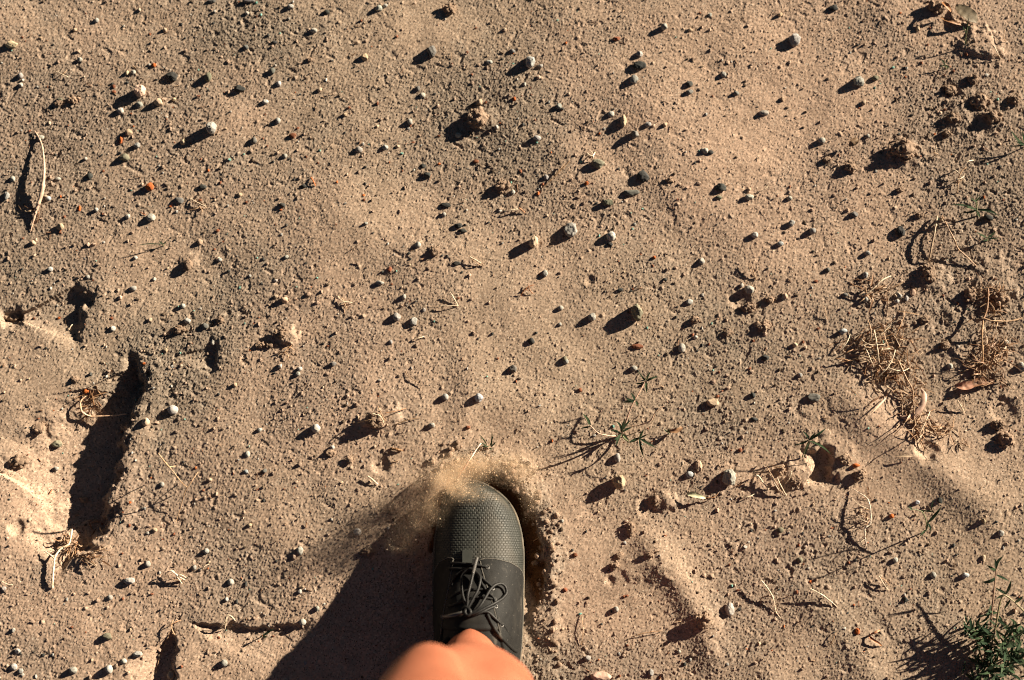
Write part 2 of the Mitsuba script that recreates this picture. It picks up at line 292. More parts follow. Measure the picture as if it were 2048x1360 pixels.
MARKS = [((945, 1010), 'the toe of the shoe'), ((1274, 626), 'the biggest olive stone'), ((1143, 461), 'the knobbly white stone'), ((1196, 328), 'the round ring-topped stone'), ((1807, 300), 'the big clod at upper right'),
    ((1588, 81), 'the rough grey top-edge stone'), ((1715, 164), 'the smooth faceted stone'), ((82, 370), 'the long pale twig'), ((300, 374), 'the bright rust lump'), ((424, 258), 'the tall pale stone'),
    ((958, 238), 'the upper centre clod'), ((1838, 815), 'the curled pink leaf'), ((1772, 690), 'the big straw tuft'), ((1457, 955), 'the mottled grey stone'), ((1241, 864), 'the green runner plant'), ((750, 840), 'the clod bound with roots'),
    ((240, 760), 'the head of the dark rut'), ((112, 1110), 'the dry sprig in the rut'), ((1985, 1270), 'the bottom right weed'), ((1408, 1242), 'the lower right clod'), ((1202, 1350), 'the pale bottom-edge stone'),
    ((145, 600), 'the small left hollow'), ((1952, 420), 'the star-leaved plant'), ((600, 1250), 'the foot shadow edge'), ((688, 606), 'the star of straw'), ((877, 503), 'the ragged centre clod')]
lab_jobs = []
def add_label(key, adj, noun, px, py, cat):
    lab_jobs.append((key, adj, noun, px, py, cat))
def resolve_labels():
    byk = {}
    for key, adj, noun, px, py, cat in lab_jobs:
        c = sorted(MARKS, key=lambda m: math.hypot(m[0][0]-px, m[0][1]-py))[0]
        dx, dy = px-c[0][0], c[0][1]-py
        a = math.degrees(math.atan2(dy, dx)) % 360
        rel = ['right of', 'up-right of', 'above', 'up-left of', 'left of', 'down-left of', 'below', 'down-right of'][int(((a+22.5) % 360)//45)]
        byk.setdefault((adj, noun, rel, c[1]), []).append((math.hypot(dx, dy), key, cat))
    names = ['nearest', 'second', 'third', 'fourth', 'fifth', 'sixth', 'seventh']
    for (adj, noun, rel, mark), items in byk.items():
        items.sort()
        for i, (d, key, cat) in enumerate(items):
            extra = '' if len(items) == 1 else f', {names[i]} from it' if i else ', nearest it'
            labels[key] = {'label': f'{adj} {noun} {rel} {mark}{extra}'.replace('small crumbly soil', 'small soil'), 'category': cat, 'group': {'pebble': 'loose pebbles and stones on the soil', 'stone': 'loose pebbles and stones on the soil', 'clod': 'clods of soil on the ground', 'chip': 'orange chips in the soil'}[cat]}

# ------------------------------------------------------------------ pebbles, stones, clods and chips: px py width height colour (hand-read from the photo)
STONES = """
282 184 22 24 p;318 205 19 18 t;279 210 15 13 g;242 222 13 12 w;424 258 20 24 w;258 265 15 15 t;242 281 8 15 o;275 291 12 12 g;367 284 13 13 t;531 204 13 9 w;570 312 10 10 w;628 62 16 10 w;492 95 13 11 e;193 41 11 10 g;581 14 14 10 g;494 27 9 8 w;
344 155 24 20 d;417 155 14 18 l;480 178 22 14 d;545 143 13 14 e;558 168 11 12 g;556 242 11 12 g;267 145 10 9 w;254 146 8 10 t;308 131 11 8 o;299 130 6 6 w;300 374 18 19 o;303 436 17 16 w;256 433 10 9 w;358 401 20 14 e;122 454 15 14 t;83 276 13 10 w;
42 152 10 13 w;42 170 9 9 w;25 90 26 15 t;26 358 10 12 w;116 358 12 7 w;97 397 11 9 b;14 392 12 20 g;172 318 7 7 w;193 420 9 9 g;159 417 8 13 o;348 199 9 8 t;228 173 7 8 r;228 184 9 7 r;180 353 13 14 d;249 316 20 15 l;406 374 18 9 d;607 372 14 9 d;565 411 14 11 d;
417 341 6 6 o;549 85 12 8 d;508 282 13 14 e;586 272 16 11 r;653 25 13 11 d;424 3 18 10 e;497 3 30 9 e;758 18 14 14 g;771 12 10 8 w;730 115 14 16 t;864 104 20 24 e;1060 125 22 26 g;1081 132 9 8 g;1025 103 12 11 e;979 124 14 9 g;1077 155 9 8 p;
1049 169 8 9 w;845 191 12 11 w;836 178 10 11 e;820 244 11 12 w;993 255 10 9 w;917 271 15 11 g;959 205 15 14 t;1074 277 15 10 g;1118 213 13 11 g;1222 228 12 11 w;1247 243 12 25 t;1268 160 17 18 g;1328 55 14 13 w;1279 109 14 13 g;1279 132 26 17 d;1296 249 14 11 g;
1270 270 15 16 e;1196 328 28 22 l;1093 355 12 11 g;1026 385 9 10 w;1076 387 7 9 o;855 351 18 14 d;846 332 14 9 d;1286 353 25 22 d;1261 386 32 12 e;1215 406 22 15 l;1141 461 26 28 k;1222 473 17 18 w;888 429 10 11 w;718 300 14 12 w;771 295 11 10 g;795 293 9 6 t;
891 411 22 10 d;1173 367 9 8 o;952 323 12 8 r;878 328 6 5 o;1028 198 8 8 o;732 447 8 7 g;1379 168 14 13 d;1379 184 15 10 e;1233 78 16 10 r;917 452 16 11 d;926 462 18 9 d;1588 81 24 27 g;1715 164 25 25 g;1750 157 15 11 l;1835 58 8 16 t;1667 16 22 15 d;
1528 226 19 10 w;1447 150 10 13 g;1472 187 11 9 e;1565 199 8 9 t;1727 206 9 10 t;1643 282 14 12 w;1411 302 12 12 w;1421 305 12 9 d;1441 376 24 16 d;1438 395 14 8 l;1498 395 17 12 w;1498 379 8 7 t;1579 397 11 10 w;1581 448 12 13 w;1625 462 13 13 g;1509 471 14 14 g;
1735 272 8 9 w;1800 464 18 22 d;1708 429 18 12 e;1976 436 20 14 d;836 490 13 12 w;914 527 16 9 d;573 514 11 8 w;569 600 15 14 t;552 594 10 9 t;617 589 10 9 t;551 561 10 6 w;760 566 18 9 w;808 594 9 11 w;794 634 17 17 w;828 643 15 16 w;848 620 7 9 w;1090 547 11 14 w;
782 684 8 8 g;561 733 8 8 w;600 738 10 10 w;596 748 10 9 w;666 728 14 10 e;1026 738 16 15 e;891 794 13 13 g;958 796 16 16 b;864 851 12 10 w;632 857 15 16 w;936 855 12 7 r;1063 682 14 13 d;779 539 9 10 r;1067 485 19 24 t;1220 489 12 9 d;1121 616 12 11 w;1184 634 15 17 w;
1120 649 8 8 g;1274 626 25 34 l;1379 604 14 11 g;1404 523 11 13 w;1560 488 14 10 b;1583 447 13 13 g;1498 580 18 16 w;1483 571 8 8 w;1570 593 10 12 t;1363 696 14 16 w;1391 674 8 8 w;1268 737 13 11 w;1130 719 14 13 l;1275 693 24 10 r;1308 515 8 7 o;1530 716 16 11 d;
67 486 12 10 t;271 516 9 8 w;401 484 11 11 t;267 577 14 10 w;241 595 9 9 p;226 657 11 12 w;366 612 10 9 g;376 642 13 12 g;411 652 13 13 e;426 685 10 11 w;331 701 9 11 t;176 554 8 8 w;101 539 11 10 g;260 1162 22 13 w;220 1195 11 10 w;296 1128 11 11 w;389 1135 10 10 w;
413 1102 11 11 g;461 1164 13 12 w;453 1199 8 8 g;495 908 10 12 w;292 844 15 15 t;324 969 10 10 w;216 1273 20 14 l;220 1338 15 15 w;248 1322 12 10 w;276 1308 18 10 g;147 1340 15 13 w;28 1334 14 13 w;42 1342 10 10 g;36 1302 11 12 w;28 1260 8 8 w;8 1177 9 9 w;
113 937 10 9 w;346 820 20 17 w;343 1350 17 16 t;449 1326 12 12 g;115 888 22 13 l;1685 663 19 12 b;1730 598 11 12 g;1730 551 12 13 g;1796 591 16 13 g;1813 597 8 11 g;1793 603 10 9 w;1825 585 11 14 p;1568 595 10 12 g;1626 795 26 16 e;1900 732 10 11 w;2011 685 13 10 w;
2043 734 14 18 g;1600 750 9 9 g;1735 507 14 10 g;1426 805 24 15 t;1235 916 13 18 w;1238 964 26 27 t;1397 933 13 22 t;1379 949 15 14 b;1457 955 25 30 k;1132 723 11 10 g;1712 931 15 8 o;1866 1150 11 12 w;1930 1150 14 10 b;2001 1066 12 12 w;1967 1116 7 13 t;1834 1005 10 8 b;
1879 1001 11 13 d;1790 1120 10 10 w;1967 1042 9 10 t;1783 1032 9 9 o;1810 1199 14 10 d;1714 1263 10 12 o;600 1101 13 16 w;715 1064 15 14 g;606 1244 13 12 w;635 1217 9 10 w;600 1183 9 10 w;492 943 9 8 b;529 942 11 9 e;665 895 9 8 w;1232 1219 10 12 w;1459 1219 18 24 w;
1202 1352 40 20 p;1175 1316 12 9 w;1302 1345 11 14 g;1124 1042 7 7 w;1358 1303 7 7 w;173 783 13 9 o;1995 705 9 8 g;1884 440 9 8 t;1655 540 10 9 e;1690 590 12 8 e;1590 690 10 9 t;1330 250 9 8 t;1380 60 10 8 t;1560 30 9 8 t;1420 30 9 7 g;1010 60 9 8 t;640 180 10 9 t;690 230 9 8 t;480 390 10 9 t;160 120 11 9 g;
150 60 9 8 t;120 200 12 9 l;330 60 9 8 t;440 520 9 8 g;300 640 10 9 t;470 770 9 8 t;520 860 10 8 g;420 960 10 8 t;310 1060 9 8 t;500 1050 8 8 t;1330 560 9 8 d;1240 580 12 8 d;1160 780 8 8 r;1505 790 12 12 d;1508 838 14 9 d;1480 900 9 8 r;1560 1060 14 10 l;1600 1120 12 10 l;1130 1180 10 9 r;1150 1110 10 8 r
"""
CLODS = """
958 238 36 34;1807 300 44 38;750 840 30 34;377 530 18 26;561 668 24 18;1858 545 26 34;1408 1243 28 28;870 503 20 22;899 19 26 20;1007 374 28 26;1498 615 26 18;1527 652 28 18;118 207 16 14;148 200 22 13;79 856 26 22;40 923 30 20;1310 1000 18 24;1262 1058 16 30;1874 14 34 26;1900 180 26 22;
1960 205 34 26;1985 235 30 24;1905 235 26 18;2030 200 26 20;1945 160 22 18;1893 268 20 16;1700 335 24 18;1655 320 18 14;1850 640 18 16;1940 590 26 30;2000 600 30 26;1890 690 20 18;2010 880 30 26;1995 850 22 18;20 634 30 12;1455 665 18 14;1390 640 18 16;1540 600 16 14;700 920 16 14;660 905 18 14;735 1105 24 14;1690 920 22 18;1720 950 24 20;1590 960 22 18;1560 940 20 16;1300 1110 16 12;1240 1110 14 12;1230 1130 16 14;620 120 12 10;1340 360 14 12;1800 380 14 12;1840 430 16 14;520 690 18 14;540 690 16 12;360 660 24 16;440 640 16 14;150 760 16 12;170 1000 16 12
"""
sd = 100
for item in STONES.replace('\n', '').split(';'):
    px, py, w, h, c = item.split(); px, py, w, h = float(px), float(py), float(w), float(h); sd += 1
    g = np.random.default_rng(sd); knob = c == 'k'; c = 'w' if knob else c
    big = max(w, h)
    p = spot(px, py); foot = g.uniform(0.98, 1.10)
    ax_, ay_ = w*PX/2*foot, h*PX/2*foot*1.04; az_ = (0.78 if big > 20 else 0.95)*min(ax_, ay_)*g.uniform(0.85, 1.2)
    if (px, py) in ((1274, 626), (1067, 485), (1238, 964), (424, 258), (1247, 243), (1060, 125), (282, 184)): az_ *= 1.65
    if c in 'dr': az_ *= 0.8
    sub = 3 if big > 15 else 2
    angular = big > 12 and c in 'tgedl' or c in 'or'
    v, f = lump((ax_, ay_, az_), sd, sub, 0.24 if knob else (0.18 if angular else g.uniform(0.12, 0.28)), 2.6 if knob else 1.3, 7 if angular else (int(g.integers(2, 7)) if g.random() < .8 else 0))
    q = v/ax_
    if big > 20: v = v*(1+0.15*(meshkit.fbm(q*4+sd, 2, 5)-0.5)*2)[:, None]
    base = np.array(PAL[c])*g.uniform(0.68, 1.12)*(1+g.normal(0, 0.02, 3))
    sp = meshkit.fbm(q*3.2+sd, 3, 9)[:, None]
    col = base*(0.72+0.56*sp)
    if c in 'wgb' and not knob: col = np.where(meshkit.noise(q*5+sd*3, 2)[:, None] > 0.72, col*0.62, col)
    under = sst(0.15, -0.45, v[:, 2]/az_)[:, None]*0.6
    col = col*(1-under)+np.array((0.35, 0.26, 0.20))*under           # soil sticking to the underside
    if knob: col *= 1.0 if px < 1300 else 0.72
    name = 'orange_chip' if c == 'o' else ('stone' if big >= 16 else 'pebble')
    key = key_for(name)
    put(key, np.clip(v, None, None)+p+[0, 0, az_*(0.50 if big > 20 else g.uniform(0.12, 0.48))], f, 'stone_paint', np.clip(col, 0.01, 0.8), smooth=True)
    size = 'tiny' if big < 9.5 else 'small' if big < 13.5 else 'mid-sized' if big < 19 else 'large'
    shape = 'flat ' if w > 1.55*h else 'tall ' if h > 1.45*w else 'angular ' if angular else 'rounded '
    special = {(1274, 626): 'biggest stone in view, dark olive, casting a long black shadow', (1141, 461): 'knobbly white stone with pitted surface near the centre right', (1196, 328): 'round olive brown stone beside straw bits above the centre', (1588, 81): 'large rough grey stone near the top edge on the right',
        (1715, 164): 'smooth faceted grey brown stone at upper right', (300, 374): 'bright rust orange lump at left on bare soil', (424, 258): 'tall pale stone at upper left with a dark side', (1457, 955): 'mottled grey white stone beside the dry roots', (1202, 1352): 'large pale pinkish stone cut by the bottom edge'}.get((px, py))
    if special: labels[key] = {'label': special, 'category': 'chip' if c == 'o' else name, **({} if c == 'o' else {'group': 'loose pebbles and stones on the soil'})}
    else: add_label(key, f'{size} {shape}{WORD[c]}', 'chip' if c == 'o' else name, px, py, 'chip' if c == 'o' else name)
for item in CLODS.replace('\n', '').split(';'):
    px, py, w, h = map(float, item.split()); sd += 1; g = np.random.default_rng(sd)
    p = spot(px, py); ax_, ay_ = w*PX/2*1.12, h*PX/2*1.12; az_ = 0.72*min(ax_, ay_)*g.uniform(0.9, 1.2)
    parts = []
    v, f = lump((ax_*0.85, ay_*0.85, az_*0.8), sd, 2, 0.42, 1.9)
    for _ in range(26 if w > 20 else 13):                     # the crumbs it is made of and those broken off round it
        th, ph_ = g.uniform(0, 6.283), np.arcsin(g.uniform(-0.2, 1.0)); rr = g.uniform(0.7, 1.02) if g.random() < .75 else g.uniform(1.0, 1.4)
        if rr > 1.02: ph_ = -0.3
        s_ = g.uniform(0.12, 0.34)*ax_*(0.6 if rr > 1.02 else 1)
        v2, f2 = lump((s_, s_*g.uniform(.7, 1.2), s_*.8), sd*31+_, 1, 0.5, 1.6)
        parts.append((v2+[ax_*rr*math.cos(th)*math.cos(ph_), ay_*rr*math.sin(th)*math.cos(ph_), az_*min(rr, 1)*math.sin(ph_)], f2, 0))
    v, f, _ = join([(v, f, 0)]+parts)
    n = meshkit.fbm(v*420+sd, 3, 3)[:, None]
    col = np.array((0.27, 0.19, 0.135))*g.uniform(0.75, 1.1)*(0.55+0.9*n)
    key = key_for('soil_clod')
    put(key, v+p+[0, 0, az_*0.35], f, 'stone_paint', col, smooth=False)
    special = {(1807, 300): 'largest brown soil clod at upper right with a broad black shadow', (958, 238): 'crumbly soil clod at upper centre with a wide black shadow', (750, 840): 'soil clod bound with dry roots left of the shoe tip', (1408, 1243): 'soil clod at lower right casting a round dark shadow',
               (870, 503): 'ragged dark brown soil clod left of the knobbly white stone'}.get((px, py))
    if special: labels[key] = {'label': special, 'category': 'clod', 'group': 'clods of soil on the ground'}
    else: add_label(key, 'large crumbly' if max(w, h) > 24 else 'small crumbly', 'soil clod', px, py, 'clod')
resolve_labels()

# ------------------------------------------------------------------ uncountable crumbs and grit
def scatter(name, n, rlo, rhi, power, seed, cols, probs, label, cat, smooth_bias=1.5, sub=0, box=None):
    g = np.random.default_rng(seed)
    c = np.stack([g.uniform(-0.70, 0.70, n), g.uniform(-0.15, 0.74, n)], 1)
    keep = (g.random(n) < 0.06+0.94*rough_map(c[:, 0], c[:, 1])**smooth_bias) & ~in_shoe(c)
    c = c[keep]; m = len(c); r = rlo+(rhi-rlo)*g.random(m)**power
    v0, f0 = ICO[sub]
    jit = 1+g.normal(0, 0.20, (m, len(v0)))
    v = v0[None]*jit[..., None]*r[:, None, None]*g.uniform(0.7, 1.25, (m, 1, 3))*[1, 1, 0.85]
    z = hz(c[:, 0], c[:, 1], True)
    v = v+np.concatenate([c, (z+r*0.25)[:, None]], 1)[:, None]
    f = f0[None]+(np.arange(m)*len(v0))[:, None, None]
    pick = g.choice(len(cols), m, p=probs)
    col = np.array(cols)[pick]*g.uniform(0.7, 1.2, (m, 1))
    put(name, v.reshape(-1, 3), f.reshape(-1, 3), 'stone_paint', np.repeat(col, len(v0), 0), smooth=False)
    labels[name] = {'label': label, 'category': cat, 'kind': 'stuff'}
scatter('soil_crumbs', 12000, 0.6*mm, 2.5*mm, 4.0, 51, [PAL['c'], (0.40, 0.29, 0.22), (0.26, 0.19, 0.145), (0.2, 0.15, 0.115)], [.45, .3, .15, .1], 'loose crumbs of dry brown soil scattered over the whole ground', 'soil', 1.3)
scatter('coarse_grit', 7500, 0.6*mm, 2.1*mm, 2.6, 52, [PAL['w'], PAL['g'], PAL['d'], PAL['t'], PAL['o'], (0.16, 0.36, 0.31), PAL['r'], (0.09, 0.065, 0.045)], [.09, .09, .20, .10, .03, .05, .14, .30], 'fine grit of white, grey and dark grains in the soil', 'grit', 1.0)

# ------------------------------------------------------------------ dry straw, twigs, roots
STRAW = [(0.46, 0.30, 0.18), (0.34, 0.19, 0.10), (0.60, 0.45, 0.31), (0.20, 0.10, 0.05)]
def blade(root, tip, width, lift=0.0, fold=0.25, n=9, col=(0.08, 0.14, 0.05), bend=None, side=0.0):
    """a leaf as a folded, pointed ribbon from root to tip"""
    root, tip = np.asarray(root, float), np.asarray(tip, float)
    t = np.linspace(0, 1, n); ctr = root+(tip-root)*t[:, None]
    ctr[:, 2] += lift*np.sin(np.pi*t)
    d = tip-root; d /= np.linalg.norm(d)+1e-9; s = np.cross(d, [0, 0, 1.0]); s /= np.linalg.norm(s)+1e-9
    ctr = ctr+s*side*np.sin(np.pi*t)[:, None]
    if bend is not None: ctr = spline(bend, n)
    tan = np.gradient(ctr, axis=0); tan /= np.linalg.norm(tan, axis=1, keepdims=True)
    sv = np.cross(tan, [0, 0, 1.0]); sv /= np.linalg.norm(sv, axis=1, keepdims=True)+1e-9
    w = width/2*np.sin(np.pi*np.clip(0.06+0.94*t, 0, 1)**0.8)**0.8; w[-1] = width*0.02
    L = ctr-sv*w[:, None]+[0, 0, 1]*(w*fold)[:, None]; Rr = ctr+sv*w[:, None]+[0, 0, 1]*(w*fold)[:, None]
    v = np.stack([L, ctr, Rr], 1).reshape(-1, 3); i = np.arange(n)*3; f = []
    for a in (0, 1):
        p, q = i[:-1]+a, i[1:]+a
        f += [np.stack([p, q, q+1], -1), np.stack([p, q+1, p+1], -1)]
    c = np.asarray(col)*(0.8+0.4*meshkit.noise(v*400, 3)[:, None])
    return v, np.vstack(f), c
def strand(g, a, b, lift, rad, wig=0.12, n=7, sides=4):
    a, b = np.asarray(a, float), np.asarray(b, float); L = np.linalg.norm(b-a)
    t = np.linspace(0, 1, n)[:, None]
    off = np.cumsum(g.normal(0, wig*L/3, (n, 3)), 0); off -= off[0]+(off[-1]-off[0])*t
    p = a+(b-a)*t+off*[1, 1, 0.4]; p[:, 2] += np.sin(np.pi*t[:, 0])*lift
    p[:, 2] = np.maximum(p[:, 2], hz(p[:, 0], p[:, 1])+rad*0.7)
    return tube(p, [rad, rad, rad*0.45], sides)
def tuft_strands(seed, px, py, rx, ry, n, lmin, lmax, lift, ang=None, spread=3.2, rad=(0.22, 0.95)):
    g = np.random.default_rng(seed); out = []
    for _ in range(n):
        a = spot(px+g.normal(0, rx*.5), py+g.normal(0, ry*.5))
        th = (g.uniform(0, 6.283) if ang is None else math.radians(ang)+g.normal(0, spread)); L = g.uniform(lmin, lmax)*mm
        b = a+[L*math.cos(th), L*math.sin(th), 0]; b[2] = hz(b[0], b[1])[0]+g.uniform(0, 1)*lift*mm
        a[2] += g.uniform(0, 0.4)*lift*mm
        if g.random() < 0.22:                                 # a flat broken blade
            v, f, _c = blade(a, b+[0, 0, 0.4*mm], g.uniform(1.2, 2.4)*mm, g.uniform(0, .3)*lift*mm, g.uniform(.1, .6), 6)
        else: v, f = strand(g, a, b, g.uniform(0.05, 0.45)*lift*mm, g.uniform(*rad)*mm, 0.13, 6, 3)
        out.append((v, f, np.array(STRAW[g.choice(4, p=[.3, .3, .15, .25])])*g.uniform(.75, 1.1)))
    return out
def stalk(pts, rad, col, n=None, sides=6):
    """pts: (px, py, height in mm)"""
    P = np.array([spot(a, b, c*mm) for a, b, c in pts])
    n = n or 7*len(pts); rk = np.interp(np.linspace(0, 1, n), np.linspace(0, 1, len(rad)), rad)*(0.78+0.5*np.random.default_rng(int(pts[0][0]*31+pts[0][1])).random(n))*mm
    v, f = tube(spline(P, n), rk, sides)
    nn = meshkit.fbm(v*[500, 180, 500], 2, 5)[:, None]
    return v, f, np.asarray(col)*(0.45+1.1*nn)
def straw_thing(name, label, cat, parts, group=None, mat='straw_paint'):
    """parts: list of (part name or None, mesh list, kind)"""
    key = key_for(name); labels[key] = {'label': label, 'category': cat, **({'group': group} if group else {})}
    pc = {}
    for pn, meshes, stuff in parts:
        if pn is None: kk = key
        else:
            i = pc.get(pn, 0); pc[pn] = i+1; kk = f'{key}__{pn}'+(f'_{i:03d}' if i else '')
        v, f, c = join(meshes); put(kk, v, f, mat, c)
        if stuff: labels[kk] = {'kind': 'stuff'}
    return key
SC = STRAW[0]; PALE = (0.72, 0.60, 0.44); DRK = (0.20, 0.12, 0.06)
G1 = 'tufts of dry straw on the soil'
straw_thing('dry_grass_tuft', 'biggest tangled tuft of dry straw and roots at right', 'dry grass', [
    ('stalk', [stalk([(1728, 690, 4), (1738, 712, 9), (1748, 735, 5)], [.9, .7, .5], PALE)], 0), ('stalk', [stalk([(1748, 660, 5), (1756, 705, 10), (1758, 725, 6)], [.8, .9, .5], PALE)], 0),
    ('stalk', [stalk([(1780, 650, 9), (1762, 668, 6), (1742, 682, 3)], [.7, .9, .7], PALE)], 0), ('stalk', [stalk([(1796, 720, 9), (1812, 755, 12), (1826, 785, 8), (1828, 830, 6), (1834, 862, 3), (1848, 902, 1)], [1, .9, .8, .5], SC)], 0),
    ('stalk', [stalk([(1720, 676, 4), (1744, 690, 9), (1770, 688, 7)], [.6, .8, .5], PALE)], 0), ('stalk', [stalk([(1735, 640, 6), (1742, 664, 9), (1738, 690, 5)], [.6, .8, .5], SC)], 0), ('stalk', [stalk([(1776, 735, 9), (1800, 742, 11), (1818, 736, 5)], [.7, .8, .4], PALE)], 0), ('stalk', [stalk([(1700, 668, 3), (1690, 690, 6), (1676, 704, 2)], [.6, .6, .4], PALE)], 0), ('stalk', [stalk([(1790, 700, 10), (1775, 735, 13), (1760, 750, 10), (1752, 758, 4)], [.8, .9, .5], PALE)], 0),
    ('fine_straw', tuft_strands(1, 1765, 715, 62, 76, 90, 8, 36, 9)+tuft_strands(2, 1795, 760, 50, 60, 60, 6, 26, 7)+tuft_strands(3, 1705, 705, 50, 36, 34, 10, 38, 4, 20, .5), 1)], G1)
straw_thing('dry_grass_tuft', 'thin straw and rootlets trailing below the curled pink leaf', 'dry grass', [('fine_straw', tuft_strands(4, 1832, 850, 22, 50, 46, 8, 26, 9)+tuft_strands(5, 1880, 868, 44, 22, 34, 8, 28, 7), 1), ('stalk', [stalk([(1860, 822, 6), (1850, 845, 8), (1838, 870, 4)], [.7, .6], PALE)], 0)], G1)
straw_thing('dry_grass_tuft', 'upright dry straw tuft with an L shaped stalk near the right edge', 'dry grass', [
    ('stalk', [stalk([(2044, 636, 14), (2010, 643, 16), (1985, 642, 17), (1966, 637, 15), (1954, 646, 12)], [.9, 1.3, 1.1], SC)], 0), ('stalk', [stalk([(1967, 638, 15), (1964, 668, 13), (1965, 700, 9), (1966, 742, 4)], [1.1, 1.2, .8], (0.56, 0.36, 0.2))], 0),
    ('stalk', [stalk([(1976, 580, 8), (1975, 610, 11), (1966, 640, 14)], [1.2, 1.3], (0.30, 0.16, 0.08))], 0), ('fine_straw', tuft_strands(6, 1985, 690, 46, 80, 76, 8, 32, 9)+tuft_strands(7, 1965, 733, 34, 14, 44, 8, 26, 10)+tuft_strands(8, 1985, 590, 24, 24, 26, 8, 22, 8), 1)], G1)
straw_thing('dry_sprig', 'forked pale sprig lying above the biggest straw tuft', 'dry grass', [('stalk', [stalk([(1724, 592, 3), (1745, 578, 7), (1762, 562, 9), (1782, 552, 5)], [1.1, 1.1, .6], PALE)], 0), ('stalk', [stalk([(1731, 572, 8), (1733, 588, 5), (1740, 598, 2)], [.8, .7], SC)], 0),
    ('fine_straw', tuft_strands(9, 1756, 585, 30, 16, 22, 8, 26, 6), 1)], G1)
straw_thing('dry_sprig', 'pale bristly sprig standing in the dark rut at lower left', 'dry grass', [('stalk', [stalk([(105, 1176, 2), (106, 1150, 5), (109, 1118, 9), (119, 1100, 11), (139, 1086, 12), (144, 1058, 13)], [1.1, 1.2, .9], PALE)], 0), ('stalk', [stalk([(108, 1116, 9), (98, 1108, 8), (88, 1102, 6)], [1.0, .6], PALE)], 0),
    ('fine_straw', tuft_strands(10, 142, 1085, 14, 18, 30, 6, 16, 13, rad=(.4, .8))+tuft_strands(11, 172, 1112, 34, 12, 30, 8, 22, 8, 10, .6)+tuft_strands(12, 185, 1050, 30, 36, 14, 6, 18, 5), 1)], G1)
straw_thing('dry_sprig', 'reddish pale sprig at the head of the dark rut', 'dry grass', [('stalk', [stalk([(172, 792, 3), (160, 806, 6), (163, 822, 6), (185, 833, 5), (215, 832, 9), (252, 827, 14)], [.9, 1.2, .7], (0.62, 0.42, 0.28))], 0), ('fine_straw', tuft_strands(13, 182, 805, 12, 22, 22, 8, 22, 5), 1)], G1)
straw_thing('dry_root', 'white branching rootlet standing among grass shadows at lower right', 'root', [('stalk', [stalk([(1706, 978, 2), (1722, 988, 6), (1735, 998, 10), (1741, 1020, 12), (1741, 1046, 9), (1729, 1058, 7), (1731, 1080, 4), (1733, 1098, 1)], [.5, .9, 1.0, .6], (0.74, 0.64, 0.52))], 0),
    ('rootlet', [stalk([(1740, 1018, 11), (1722, 1012, 12), (1708, 1000, 9)], [.5, .25], PALE)], 0), ('rootlet', [stalk([(1739, 1045, 9), (1725, 1040, 10), (1716, 1030, 8)], [.5, .25], PALE)], 0), ('rootlet', [stalk([(1731, 1078, 4), (1722, 1086, 5), (1728, 1092, 3)], [.5, .3], PALE)], 0), ('fine_root', tuft_strands(14, 1736, 1030, 10, 40, 24, 5, 13, 9, 150, .7, (.25, .45)), 1)])
straw_thing('long_twig', 'long pale twig with a swollen lower end at left', 'twig', [('stem', [stalk([(69, 262, 2), (80, 280, 4), (86, 302, 8), (88, 350, 10), (84, 382, 8), (76, 410, 5)], [.8, 1.1, 1.3, 2.6, 2.3], (0.50, 0.36, 0.27))], 0), ('stem', [stalk([(76, 410, 5), (70, 430, 3), (61, 464, 1)], [2.1, 1.2, .5], (0.50, 0.34, 0.25))], 0), ('rootlet', tuft_strands(15, 76, 424, 10, 8, 9, 8, 16, 5), 1)])
def simple_straw(label, lst, name='dry_straw', cat='straw'):
    straw_thing(name, label, cat, [('blade', [stalk(p, r, c)], 0) for p, r, c in lst])
simple_straw('pair of crossing pale straws below the tall pale stone', [([(380, 397, 1), (395, 405, 4), (412, 413, 2)], [.6, .4], PALE), ([(383, 404, 1), (398, 408, 3), (414, 416, 1)], [.5, .4], SC), ([(378, 420, 1), (392, 418, 3), (402, 408, 2)], [.5, .4], SC), ([(398, 414, 1), (404, 422, 3), (398, 430, 1)], [.5, .4], SC)])
simple_straw('star of short straws left of centre', [([(676, 612, 1), (690, 604, 3), (705, 606, 1)], [.8, .6], PALE), ([(684, 596, 3), (689, 606, 3), (694, 618, 1)], [.6, .4], SC), ([(690, 604, 3), (680, 598, 3), (676, 592, 1)], [.6, .4], PALE), ([(690, 606, 2), (688, 618, 1), (690, 628, 0)], [.5, .3], SC)])
simple_straw('two straws meeting in a corner above the shoe', [([(900, 584, 5), (908, 597, 3), (916, 612, 1)], [.7, .6], PALE), ([(916, 612, 1), (893, 611, 4), (869, 617, 1)], [.6, .5], PALE)])
simple_straw('short bundle of straws left of the tan angular stone', [([(940, 514, 5), (955, 522, 4), (967, 531, 1)], [.7, .5], PALE), ([(938, 512, 3), (950, 524, 5), (960, 530, 2)], [.5, .4], SC), ([(952, 534, 1), (962, 526, 3), (968, 532, 1)], [.5, .3], SC)])
simple_straw('thin single straw lying above the shoe left of the pale dust', [([(826, 679, 1), (838, 676, 3), (848, 673, 1)], [.7, .5], PALE)])
simple_straw('dark thread-like rootlet curving above the shoe', [([(811, 743, 1), (822, 758, 2), (834, 764, 2), (842, 776, 1)], [.4, .35], DRK)], 'rootlet', 'root')
simple_straw('fine straight straw on the smooth dust at centre left', [([(700, 502, 1), (714, 492, 4), (731, 481, 5)], [.45, .3], SC)])
simple_straw('stubby brown stick lying left of the dust plume', [([(781, 897, 1), (793, 899, 3), (805, 901, 1)], [1.5, 1.6, 1.0], (0.24, 0.13, 0.06))], 'brown_stick', 'stick')
simple_straw('thin straw at the edge of the dust shadow left of the toe', [([(735, 952, 4), (746, 960, 4), (756, 969, 1)], [.8, .6], PALE)])
